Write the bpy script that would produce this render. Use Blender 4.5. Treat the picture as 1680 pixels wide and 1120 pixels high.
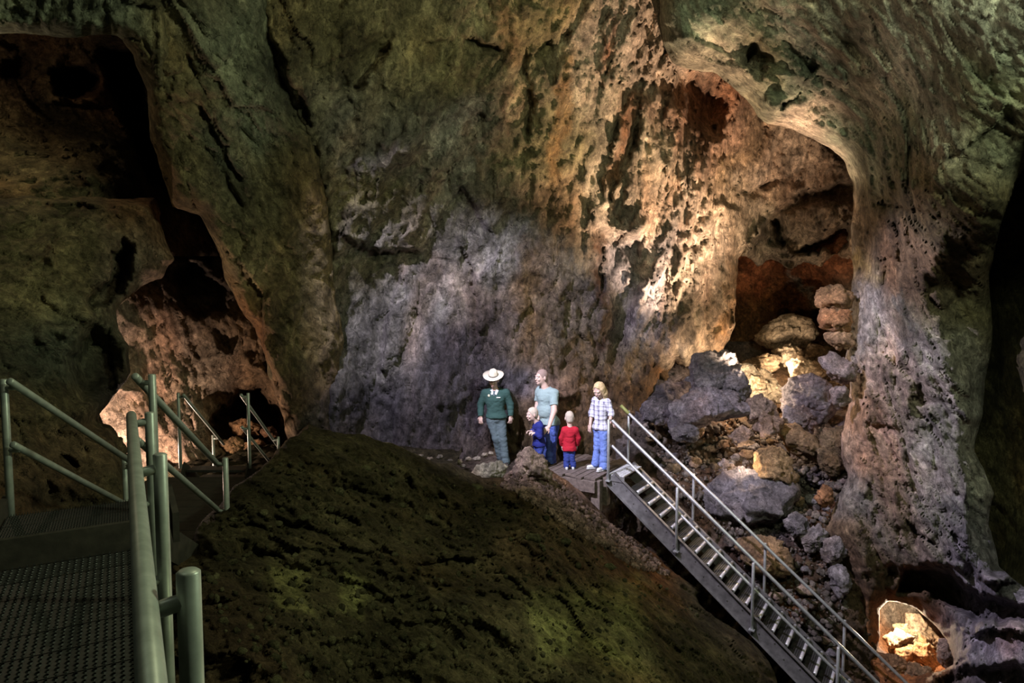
import bpy, bmesh, math, random
import numpy as np
from mathutils import Vector, Matrix
for o in list(bpy.data.objects): bpy.data.objects.remove(o)
SC = bpy.context.scene
COL = SC.collection
rnd = random.Random(7)
FPX = 1120.0; TH = math.radians(4.0); CT, ST = math.cos(TH), math.sin(TH)

# ---------------------------------------------------------------- camera, world, lights, exposure
cd = bpy.data.cameras.new('camera'); cam = bpy.data.objects.new('camera', cd); COL.objects.link(cam)
cd.sensor_width = 36; cd.lens = 36 * FPX / 1680; cd.clip_start = 0.05; cd.clip_end = 200
cam.rotation_euler = (math.pi / 2 - TH, 0, 0)
SC.camera = cam
w = bpy.data.worlds.new('world'); SC.world = w; w.use_nodes = True
w.node_tree.nodes['Background'].inputs[0].default_value = (0.55, 0.62, 0.38, 1)
w.node_tree.nodes['Background'].inputs[1].default_value = 0.012
SC.view_settings.view_transform = 'Standard'; SC.view_settings.look = 'None'
SC.view_settings.exposure = 0.0; SC.view_settings.gamma = 1.0
SC.view_settings.use_curve_mapping = False
SC.cycles.sample_clamp_indirect = 1.0; SC.cycles.max_bounces = 4; SC.cycles.diffuse_bounces = 2; SC.cycles.glossy_bounces = 2

def spot(name, loc, tgt, col, watt, angle, blend=.35, size=.08):
    l = bpy.data.lights.new(name, 'SPOT'); l.color = col; l.energy = watt
    l.spot_size = math.radians(angle); l.spot_blend = blend; l.shadow_soft_size = size
    o = bpy.data.objects.new(name, l); COL.objects.link(o); o.location = loc
    o.rotation_euler = (Vector(tgt) - Vector(loc)).to_track_quat('-Z', 'Y').to_euler(); return o
def point(name, loc, col, watt, size=.06):
    l = bpy.data.lights.new(name, 'POINT'); l.color = col; l.energy = watt; l.shadow_soft_size = size
    o = bpy.data.objects.new(name, l); COL.objects.link(o); o.location = loc; return o

def at_(px, py, t):
    x = (px - 840) / FPX; v = (560 - py) / FPX
    return Vector((t * x, t * (CT + ST * v), t * (-ST + CT * v)))
COOL = (.83, .77, 1.0); GREEN = (.80, 1.0, .60); WARM = (1.0, .75, .52)
# cool show lamp high on the left, on the group and the wall behind them
spot('lamp_cool_group', (-3, 7, 3.9), at_(830, 670, 13), COOL, 2900, 49, .5, .07)
# cool lamp on the right hand buttress and the rubble
spot('lamp_cool_buttress', (-1.2, 8.2, 3.9), at_(1440, 770, 10.3), (.86, .78, 1.0), 4300, 48, .55, .06)
# green tinged lamps up in the roof
point('lamp_green_roof_right', (4.2, 3.6, 2.9), (.84, 1.0, .66), 760, .3)
point('lamp_green_roof_mid', (0.5, 4.6, 4.2), (1.0, 1.0, .62), 230, .3)
point('lamp_green_walkway', (-2.0, 1.6, 2.3), (.92, 1.0, .78), 16, .3)
# warm lamps hidden among the boulders, and added unseen fills
spot('lamp_warm_alcove', at_(1240, 640, 12.7), at_(1135, 215, 13.8), WARM, 3200, 90, .6, .05)
point('lamp_warm_alcove_low', at_(1226, 632, 14.15), WARM, 160, .05)
point('fill_warm_alcove', at_(1282, 600, 15.3), WARM, 110, .05)  # fill added to brighten the inner alcove
point('lamp_warm_rubble', at_(1222, 755, 12.85), WARM, 16, .03)
point('lamp_warm_grotto', at_(1474, 1008, 12.7), (1, .76, .52), 300, .05)
point('lamp_warm_passage', at_(190, 776, 10.4), (1.0, .72, .56), 330, .05)
point('fill_warm_chamber', at_(-80, 130, 9.3), (1.0, .75, .5), 34, .05)  # added fill, unseen beyond the left edge, to lift the dark chamber
point('fill_green_mound', at_(1050, 1290, 2.6), (.9, 1.0, .5), 16, .2)  # added fill, unseen below the view, to light the mound from the front
spot('fill_cool_people', (-2.2, 7.0, 3.7), at_(905, 700, 12.3), (.84, .82, 1.0), 4200, 25, .5, .05)  # extra unseen spot added to brighten the people

# ---------------------------------------------------------------- small helpers
def at(px, py, t):
    x = (px - 840) / FPX; v = (560 - py) / FPX
    return Vector((t * x, t * (CT + ST * v), t * (-ST + CT * v)))
def tag(o, label=None, cat=None, group=None, kind=None):
    for k, v in (('label', label), ('category', cat), ('group', group), ('kind', kind)):
        if v: o[k] = v
    return o
def empty(name, loc=(0, 0, 0), rz=0):
    o = bpy.data.objects.new(name, None); COL.objects.link(o); o.location = loc; o.rotation_euler = (0, 0, rz)
    o.empty_display_size = .1; return o
def link(name, me, parent=None, loc=None):
    o = bpy.data.objects.new(name, me); COL.objects.link(o)
    if parent: o.parent = parent
    if loc is not None: o.location = loc
    return o
def np_mesh(name, V, F, mat, smooth=True, col=None):
    """V (n,3) float, F (m,k) int array of equal sized faces"""
    me = bpy.data.meshes.new(name); V = np.asarray(V, np.float32); F = np.asarray(F, np.int32)
    k = F.shape[1]
    me.vertices.add(len(V)); me.vertices.foreach_set('co', V.ravel())
    me.loops.add(F.size); me.loops.foreach_set('vertex_index', F.ravel())
    me.polygons.add(len(F)); me.polygons.foreach_set('loop_start', np.arange(0, F.size, k, dtype=np.int32))
    me.update(calc_edges=True)
    me.polygons.foreach_set('use_smooth', np.full(len(F), smooth))
    if col is not None:
        a = me.color_attributes.new('Col', 'FLOAT_COLOR', 'POINT')
        c4 = np.ones((len(V), 4), np.float32); c4[:, :3] = col; a.data.foreach_set('color', c4.ravel())
    if mat: me.materials.append(mat)
    return me

# ---------------------------------------------------------------- numpy noise
_R = np.random.RandomState(11)
_VN = _R.rand(64, 64, 64).astype(np.float32) * 2 - 1
def vnoise(p):
    i = np.floor(p).astype(np.int32); f = (p - i).astype(np.float32); f = f * f * f * (f * (f * 6 - 15) + 10)
    i0 = i & 63; i1 = (i + 1) & 63
    x0, y0, z0 = i0.T; x1, y1, z1 = i1.T; fx, fy, fz = f.T
    g = lambda a, b, c: _VN[a, b, c]
    a = g(x0, y0, z0) * (1 - fx) + g(x1, y0, z0) * fx; b = g(x0, y1, z0) * (1 - fx) + g(x1, y1, z0) * fx
    c = g(x0, y0, z1) * (1 - fx) + g(x1, y0, z1) * fx; d = g(x0, y1, z1) * (1 - fx) + g(x1, y1, z1) * fx
    return (a * (1 - fy) + b * fy) * (1 - fz) + (c * (1 - fy) + d * fy) * fz
_ROT = np.array([[.36, .48, -.8], [-.8, .6, 0], [.48, .64, .6]])
def fbm(p, octv=4, gain=.5, ridge=False):
    s = 0; a = 1.0; p = np.asarray(p, np.float64); n = 0
    for k in range(octv):
        v = vnoise(p + 17.3 * k)
        if ridge: v = 1 - 2 * np.abs(v)
        s = s + a * v; n += a; a *= gain; p = (p @ _ROT) * 2.03
    return s / n
_WF = _R.rand(32, 32, 32, 3).astype(np.float32); _WN = _R.randn(32, 32, 32, 3).astype(np.float32)
_WN /= np.linalg.norm(_WN, axis=-1, keepdims=True); _WO = _R.rand(32, 32, 32).astype(np.float32) - .5
def facet(p, edge=False):
    """worley cells, each a randomly tilted flat: gives broken-rock facets; returns height (and F2-F1)"""
    p = np.asarray(p, np.float32); i = np.floor(p).astype(np.int32); n = len(p)
    b1 = np.full(n, 9e9, np.float32); b2 = b1.copy(); h = np.zeros(n, np.float32)
    for dx in (-1, 0, 1):
        for dy in (-1, 0, 1):
            for dz in (-1, 0, 1):
                j = i + np.array([dx, dy, dz], np.int32); k = j & 31
                q = p - j - _WF[k[:, 0], k[:, 1], k[:, 2]]
                d = (q * q).sum(1)
                m = d < b1
                b2 = np.where(m, b1, np.minimum(b2, d))
                hh = (q * _WN[k[:, 0], k[:, 1], k[:, 2]]).sum(1) * .8 + _WO[k[:, 0], k[:, 1], k[:, 2]]
                h = np.where(m, hh, h); b1 = np.where(m, d, b1)
    if edge: return h, np.sqrt(b2) - np.sqrt(b1)
    return h

# ---------------------------------------------------------------- 2d geometry in numpy
def sd_poly(P, poly):
    """signed distance, positive inside"""
    poly = np.asarray(poly, np.float64); d = np.full(len(P), 1e18); ins = np.zeros(len(P), bool)
    for a, b in zip(poly, np.roll(poly, -1, 0)):
        e = b - a; wv = P - a; u = np.clip((wv @ e) / max(e @ e, 1e-9), 0, 1)
        q = wv - u[:, None] * e; d = np.minimum(d, (q * q).sum(1))
        c = (a[1] > P[:, 1]) != (b[1] > P[:, 1])
        if abs(b[1] - a[1]) > 1e-9:
            ins ^= c & (P[:, 0] < (b[0] - a[0]) * (P[:, 1] - a[1]) / (b[1] - a[1]) + a[0])
    d = np.sqrt(d); return np.where(ins, d, -d)
def sd_line(P, line):
    """distance to an open polyline, and its side (+1 left of travel in image, y down)"""
    line = np.asarray(line, np.float64); d = np.full(len(P), 1e18); s = np.zeros(len(P)); uu = np.zeros(len(P))
    n = len(line) - 1
    for k in range(n):
        a, b = line[k], line[k + 1]; e = b - a; wv = P - a; u = np.clip((wv @ e) / max(e @ e, 1e-9), 0, 1)
        q = wv - u[:, None] * e; dd = (q * q).sum(1); m = dd < d
        s = np.where(m, np.sign(e[0] * wv[:, 1] - e[1] * wv[:, 0]), s); uu = np.where(m, (k + u) / n, uu); d = np.where(m, dd, d)
    return np.sqrt(d), s, uu
def tps(ctrl, P):
    C = np.asarray(ctrl, np.float64); X = C[:, :2] / 500; n = len(C)
    def ph(r2): return np.where(r2 > 1e-12, .5 * r2 * np.log(np.maximum(r2, 1e-12)), 0)
    K = ph(((X[:, None] - X[None]) ** 2).sum(-1)) + np.eye(n) * 2e-3
    A = np.zeros((n + 3, n + 3)); A[:n, :n] = K; A[:n, n] = 1; A[:n, n + 1:] = X; A[n, :n] = 1; A[n + 1:, :n] = X.T
    w = np.linalg.solve(A, np.concatenate([C[:, 2], [0, 0, 0]])); Q = P / 500; out = np.zeros(len(P))
    for s in range(0, len(P), 60000):
        q = Q[s:s + 60000]; out[s:s + 60000] = ph(((q[:, None] - X[None]) ** 2).sum(-1)) @ w[:n] + w[n] + q @ w[n + 1:]
    return out
def sstep(a, b, x):
    t = np.clip((x - a) / (b - a), 0, 1); return t * t * (3 - 2 * t)
def rays(P, t):
    x = (P[:, 0] - 840) / FPX; v = (560 - P[:, 1]) / FPX
    return np.stack([t * x, t * (CT + ST * v), t * (-ST + CT * v)], 1)

class Layer: pass
def layer(name, box, step, ctrl, poly=None, holes=(), lip=3.0, lipw=9, rnd_px=35, rnd_m=.5, edge_noise=7,
          feats=(), amp=1.0, strata=None, pal=None, stains_and_shading=(), mat=None, kind='structure', seed=0, rough=1.0, big=.35, plo=True):
    """one rock face, surveyed from the photograph: depth from control points, broken up by noise in metres;
    past its outline the rock turns away from us into the depth"""
    x0, y0, x1, y1 = box; nx = int((x1 - x0) / step) + 1; ny = int((y1 - y0) / step) + 1
    gx, gy = np.meshgrid(np.linspace(x0, x1, nx), np.linspace(y0, y1, ny)); P = np.stack([gx.ravel(), gy.ravel()], 1)
    t = tps(ctrl, P); W = rays(P, t)
    d = np.full(len(P), 1e4)
    nz = fbm(W * 1.3 + seed, 4) * 1.6
    if poly is not None: d = sd_poly(P, poly)
    for h in holes: d = np.minimum(d, -sd_poly(P, h))
    if poly is not None or holes: d = d + nz * edge_noise * np.clip(1 - np.abs(d) / 120, 0, 1)
    S = W.copy(); AX = np.zeros((len(P), 3))
    if strata is not None:
        rows, k = strata; w_ = np.zeros(len(P))
        for (qx, qy, ax) in rows:
            ax = np.array(ax, float); ax /= np.linalg.norm(ax); ww = 1 / (((P - np.array([qx, qy])) ** 2).sum(1) / 1e4 + .5) ** 2; AX += ww[:, None] * ax; w_ += ww
        AX /= np.linalg.norm(AX, axis=1)[:, None]; AX *= 1 - 1 / k
        S = S - AX * (S * AX).sum(1)[:, None] / (1 - 1 / k)      # stretch structures along the strata axis
    wv = np.stack([fbm(S * .9 + 5 + seed, 3), fbm(S * .9 + 31 + seed, 3), fbm(S * .9 + 57 + seed, 3)], 1)
    Sw = S + wv * .22
    A = np.full(len(P), 1.0) * rough; D = np.zeros(len(P))
    for ft in feats:
        k = ft[0]
        if k == 'rough': A = A * (1 + (ft[2] - 1) * sstep(-30, 30, sd_poly(P, ft[1])))
    f1, e1 = facet(Sw * .85 + seed, True); f2, e2 = facet(Sw * 2.3 + seed + 9, True); f3 = facet(Sw * 5.5 + seed + 3); f4 = facet(Sw * 12 + seed + 5)
    D += big * fbm(W * .42 + seed, 3) * 1.2
    D += amp * (.15 * f1 + .12 * A * f2 + .07 * A * f3 + .042 * A * f4)
    D += amp * .05 * A * fbm(Sw * 4 + seed, 4, .6) + amp * .06 * A * fbm(Sw * 2.6 + seed + 11, 4, .55, True) + amp * .045 * A * fbm(S * 14, 3, .65)

    jit = np.stack([fbm(W * 2.2 + 90, 5, .7), fbm(W * 2.2 + 130, 5, .7)], 1) * 16; cn = np.clip(.75 + 1.6 * fbm(W * 2 + 170, 3), .1, 1.5)
    PJ = P + jit
    for ft in feats:
        k = ft[0]
        if k == 'crack':
            dd, s, u = sd_line(PJ, ft[1]); wd = ft[2] * (.35 + .65 * np.sin(np.pi * np.clip(u, .03, .97)))
            D += ft[3] * cn * np.where(s > 0, np.exp(-dd / (wd * 1.5)), np.exp(-(dd / (wd * .35)) ** 2)) * sstep(0, .12, u) * sstep(1, .88, u)
        elif k == 'ledge':       # rock stands out on one side of the line (left of travel), fading away from it
            dd, s, u = sd_line(PJ, ft[1]); fade = sstep(0, .15, u) * sstep(1, .85, u)
            D -= ft[3] * cn * np.exp(-dd / ft[2]) * fade * sstep(-2.5, 2.5, dd * s)
        elif k == 'dent':
            D += ft[2] * sstep(-ft[3] * .3, ft[3], sd_poly(PJ, ft[1]))
    D += rnd_m * np.clip(1 - d / rnd_px, 0, 1.0) ** 2
    D += lip * np.clip(-d / lipw, 0, 1.3)
    dg = d.reshape(ny, nx); gy_, gx_ = np.gradient(dg, (y1 - y0) / (ny - 1), (x1 - x0) / (nx - 1))
    gl = np.maximum(np.hypot(gx_, gy_), .3); out = np.clip(-dg, 0, lipw * 1.5)
    PO = P + np.stack([(gx_ / gl * out).ravel(), (gy_ / gl * out).ravel()], 1) * 1.05   # past the outline the side runs back into the depth
    T = t + D; V = rays(PO, T)
    keep = (d > -lipw * 1.25).reshape(ny, nx)
    q = keep[:-1, :-1] & keep[1:, :-1] & keep[:-1, 1:] & keep[1:, 1:]
    idx = np.arange(nx * ny).reshape(ny, nx)
    F = np.stack([idx[:-1, :-1][q], idx[1:, :-1][q], idx[1:, 1:][q], idx[:-1, 1:][q]], 1)
    # colour of the stone, with light and shade painted in on some layers
    C = np.zeros((len(P), 3)); wt = np.zeros(len(P)); pc = np.asarray(pal, float)
    PN = P + np.stack([fbm(W * .8 + 200, 4), fbm(W * .8 + 260, 4)], 1) * 90
    for row in pc:
        ww = 1 / (((PN - row[:2]) ** 2).sum(1) / 2500 + .6) ** 2; C += ww[:, None] * row[2:5]; wt += ww
    C /= wt[:, None]
    m1 = fbm(Sw * 1.7 + 300, 5, .6); m2 = fbm(Sw * 6 + 340, 4, .6)
    C *= (1 + .55 * m1 + .35 * m2)[:, None]
    C += C * (np.clip(fbm(Sw * 1.1 + 400, 4) , 0, 1) * .95)[:, None] * np.array([.35, -.05, -.30])
    C *= (1 + .22 * np.clip(f2, -1, 1) + .2 * np.clip(f3, -1, 1))[:, None]
    sn = fbm(W * 3 + 500, 4, .6)
    for st in stains_and_shading:
        if st[0] == 'line':
            dd, s, u = sd_line(P + jit * 1.6, st[1]); m = np.exp(-(dd / st[2]) ** 2) * sstep(0, .1, u) * sstep(1, .85, u)
        else: m = sstep(-st[2], st[2], sd_poly(P + jit * 1.6, st[1]))
        m = np.clip(m * (.8 + .9 * sn), 0, 1) * st[4]
        C = C * (1 - m[:, None]) + np.array(st[3]) * (1 + .4 * m2)[:, None] * m[:, None]
    C = np.clip(C, .012, .8)
    used = np.zeros(nx * ny, bool); used[F.ravel()] = True
    rem = np.cumsum(used) - 1
    me = np_mesh(name, V[used], rem[F], mat, True, C[used]); av = me.attributes.new('Axis', 'FLOAT_VECTOR', 'POINT'); av.data.foreach_set('vector', AX[used].astype(np.float32).ravel())
    o = link(name, me); tag(o, kind=kind)
    L = Layer(); L.o = o; L.T = T.reshape(ny, nx); L.g = (x0, y0, x1, y1, nx, ny)
    def samp(px, py):
        i = int(round((px - x0) / (x1 - x0) * (nx - 1))); j = int(round((py - y0) / (y1 - y0) * (ny - 1)))
        return float(L.T[min(max(j, 0), ny - 1), min(max(i, 0), nx - 1)])
    L.samp = samp
    return L

# ---------------------------------------------------------------- materials
def new_mat(name):
    m = bpy.data.materials.new(name); m.use_nodes = True; nt = m.node_tree
    return m, nt, nt.nodes['Principled BSDF']
def nd(nt, typ, **kw):
    n = nt.nodes.new(typ)
    for k, v in kw.items():
        if k in n.inputs: n.inputs[k].default_value = v
        else: setattr(n, k, v)
    return n
def rock_mat(name, bump=.5, rough=.86, scale=1.0, grit=1.0, spec=.25, veins=1.0):
    m, nt, bs = new_mat(name); L = nt.links
    tc = nd(nt, 'ShaderNodeNewGeometry'); at_ = nd(nt, 'ShaderNodeVertexColor', layer_name='Col')
    def math(op, a, b=None, c=None):
        n = nd(nt, 'ShaderNodeMath', operation=op)
        for k, x in enumerate((a, b, c)):
            if x is None: continue
            if isinstance(x, (int, float)): n.inputs[k].default_value = x
            else: L.new(x, n.inputs[k])
        return n.outputs[0]
    def rng(x, a, b, c, d):
        n = nd(nt, 'ShaderNodeMapRange'); n.inputs['From Min'].default_value = a; n.inputs['From Max'].default_value = b; n.inputs['To Min'].default_value = c; n.inputs['To Max'].default_value = d
        L.new(x, n.inputs['Value']); return n.outputs[0]
    wn = nd(nt, 'ShaderNodeTexNoise', Scale=2.6 * scale, Detail=5, Roughness=.6); L.new(tc.outputs['Position'], wn.inputs['Vector'])
    wv = nd(nt, 'ShaderNodeVectorMath', operation='MULTIPLY_ADD'); wv.inputs[1].default_value = (.28,) * 3
    L.new(wn.outputs['Color'], wv.inputs[0]); P = wv.outputs[0]
    aa = nd(nt, 'ShaderNodeAttribute', attribute_name='Axis'); dp = nd(nt, 'ShaderNodeVectorMath', operation='DOT_PRODUCT'); L.new(tc.outputs['Position'], dp.inputs[0]); L.new(aa.outputs['Vector'], dp.inputs[1])
    sc_ = nd(nt, 'ShaderNodeVectorMath', operation='SCALE'); L.new(aa.outputs['Vector'], sc_.inputs[0]); L.new(dp.outputs['Value'], sc_.inputs['Scale'])
    sb = nd(nt, 'ShaderNodeVectorMath', operation='SUBTRACT'); L.new(tc.outputs['Position'], sb.inputs[0]); L.new(sc_.outputs[0], sb.inputs[1]); L.new(sb.outputs[0], wv.inputs[2])   # grain drawn out along the strata
    h = None; tone = None
    for k, (sc, am) in enumerate(((6.5, .5), (17, .28), (44, .12 * grit))):      # tilted flakes at three sizes
        vo = nd(nt, 'ShaderNodeTexVoronoi', Scale=sc * scale); L.new(P, vo.inputs['Vector'])
        df = nd(nt, 'ShaderNodeVectorMath', operation='SUBTRACT'); L.new(P, df.inputs[0]); L.new(vo.outputs['Position'], df.inputs[1])
        cn = nd(nt, 'ShaderNodeVectorMath', operation='SUBTRACT'); L.new(vo.outputs['Color'], cn.inputs[0]); cn.inputs[1].default_value = (.5,) * 3
        dt = nd(nt, 'ShaderNodeVectorMath', operation='DOT_PRODUCT'); L.new(df.outputs[0], dt.inputs[0]); L.new(cn.outputs[0], dt.inputs[1])
        sx = nd(nt, 'ShaderNodeSeparateColor'); L.new(vo.outputs['Color'], sx.inputs[0])
        hk = math('MULTIPLY_ADD', dt.outputs['Value'], sc * scale * am * 1.3, math('MULTIPLY', sx.outputs[0], am * .7))
        h = hk if h is None else math('ADD', h, hk)
        tk = rng(sx.outputs[1], 0, 1, (.80, .86, .86)[k], (1.2, 1.14, 1.14)[k])
        tone = tk if tone is None else math('MULTIPLY', tone, tk)
    n1 = nd(nt, 'ShaderNodeTexNoise', Scale=10 * scale, Detail=9, Roughness=.68); n2 = nd(nt, 'ShaderNodeTexNoise', Scale=70 * scale, Detail=4, Roughness=.7)
    L.new(P, n1.inputs['Vector']); L.new(tc.outputs['Position'], n2.inputs['Vector'])
    tone = math('MULTIPLY', tone, rng(n1.outputs['Fac'], .32, .68, .45, 1.55)); tone = math('MULTIPLY', tone, rng(n2.outputs['Fac'], .3, .7, .7, 1.3))
    h = math('MULTIPLY_ADD', n1.outputs['Fac'], .9, h); h = math('MULTIPLY_ADD', n2.outputs['Fac'], .22 * grit, h)
    # pale wisps and thin dark fractures
    nv = nd(nt, 'ShaderNodeTexNoise', Scale=1.9 * scale, Detail=3, Roughness=.5, Distortion=1.2); L.new(P, nv.inputs['Vector'])
    vein = rng(math('ABSOLUTE', math('SUBTRACT', nv.outputs['Fac'], .5)), 0, .012, 1, 0)
    nc = nd(nt, 'ShaderNodeTexVoronoi', Scale=1.5 * scale, feature='DISTANCE_TO_EDGE')
    sq = nd(nt, 'ShaderNodeVectorMath', operation='MULTIPLY_ADD'); sq.inputs[1].default_value = (.5,) * 3; n3 = nd(nt, 'ShaderNodeTexNoise', Scale=4 * scale, Detail=6, Roughness=.7)
    L.new(P, n3.inputs['Vector']); L.new(n3.outputs['Color'], sq.inputs[0]); L.new(P, sq.inputs[2]); L.new(sq.outputs[0], nc.inputs['Vector'])
    gate = rng(wn.outputs['Fac'], .48, .58, 0, 1); gate2 = rng(n1.outputs['Fac'], .42, .56, 0, 1)
    crack = math('MULTIPLY', rng(nc.outputs['Distance'], 0, .012, 1, 0), gate)
    tone = math('MULTIPLY', tone, math('SUBTRACT', 1, math('MULTIPLY', crack, .65)))
    tone = math('MULTIPLY_ADD', math('MULTIPLY', vein, gate2), .55 * veins, tone)
    h = math('MULTIPLY_ADD', crack, -.8, h)
    # ragged darker patina patches
    npa = nd(nt, 'ShaderNodeTexNoise', Scale=1.1 * scale, Detail=10, Roughness=.72); L.new(P, npa.inputs['Vector'])
    tone = math('MULTIPLY', tone, rng(npa.outputs['Fac'], .47, .56, .66, 1.1))
    mx = nd(nt, 'ShaderNodeVectorMath', operation='SCALE'); L.new(at_.outputs['Color'], mx.inputs[0]); L.new(tone, mx.inputs['Scale'])
    L.new(mx.outputs[0], bs.inputs['Base Color'])
    bs.inputs['Roughness'].default_value = rough; bs.inputs['Specular IOR Level'].default_value = spec
    bp = nd(nt, 'ShaderNodeBump', Strength=bump, Distance=.07); L.new(h, bp.inputs['Height']); L.new(bp.outputs[0], bs.inputs['Normal'])
    return m
def plain(name, col, rough=.6, metal=0, noise=.15, nscale=30, bump=0.0, spec=.4):
    m, nt, bs = new_mat(name); L = nt.links
    tc = nd(nt, 'ShaderNodeTexCoord'); n = nd(nt, 'ShaderNodeTexNoise', Scale=nscale, Detail=5, Roughness=.6); L.new(tc.outputs['Object'], n.inputs['Vector'])
    r = nd(nt, 'ShaderNodeMapRange'); r.inputs['From Min'].default_value = .3; r.inputs['From Max'].default_value = .7; r.inputs['To Min'].default_value = 1 - noise; r.inputs['To Max'].default_value = 1 + noise
    L.new(n.outputs['Fac'], r.inputs['Value'])
    mx = nd(nt, 'ShaderNodeVectorMath', operation='SCALE'); mx.inputs[0].default_value = col; L.new(r.outputs[0], mx.inputs['Scale']); L.new(mx.outputs[0], bs.inputs['Base Color'])
    bs.inputs['Roughness'].default_value = rough; bs.inputs['Metallic'].default_value = metal; bs.inputs['Specular IOR Level'].default_value = spec
    if bump:
        bp = nd(nt, 'ShaderNodeBump', Strength=bump, Distance=.01); L.new(n.outputs['Fac'], bp.inputs['Height']); L.new(bp.outputs[0], bs.inputs['Normal'])
    return m

MR = rock_mat('cave_limestone', .9, .85, 1.0)
MG = rock_mat('cave_gritty_rock', .9, .9, 1.6, 1.6)
ME = rock_mat('cave_earth', .9, .95, 1.6, 1.8, .1, 0)
TAN = (.34, .27, .19); GREY = (.30, .28, .25); OLIVE = (.185, .152, .075); RUST = (.36, .15, .05); PALE = (.46, .42, .35)
DARK = (.07, .06, .05); PINK = (.44, .33, .25); RED = (.26, .09, .04); BROWN = (.17, .11, .06); GREENISH = (.24, .26, .18); PURP = (.22, .20, .23)
def pl(*rows): return [(r[0], r[1], *[c * (r[3] if len(r) > 3 else 1) for c in r[2]]) for r in rows]

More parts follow.
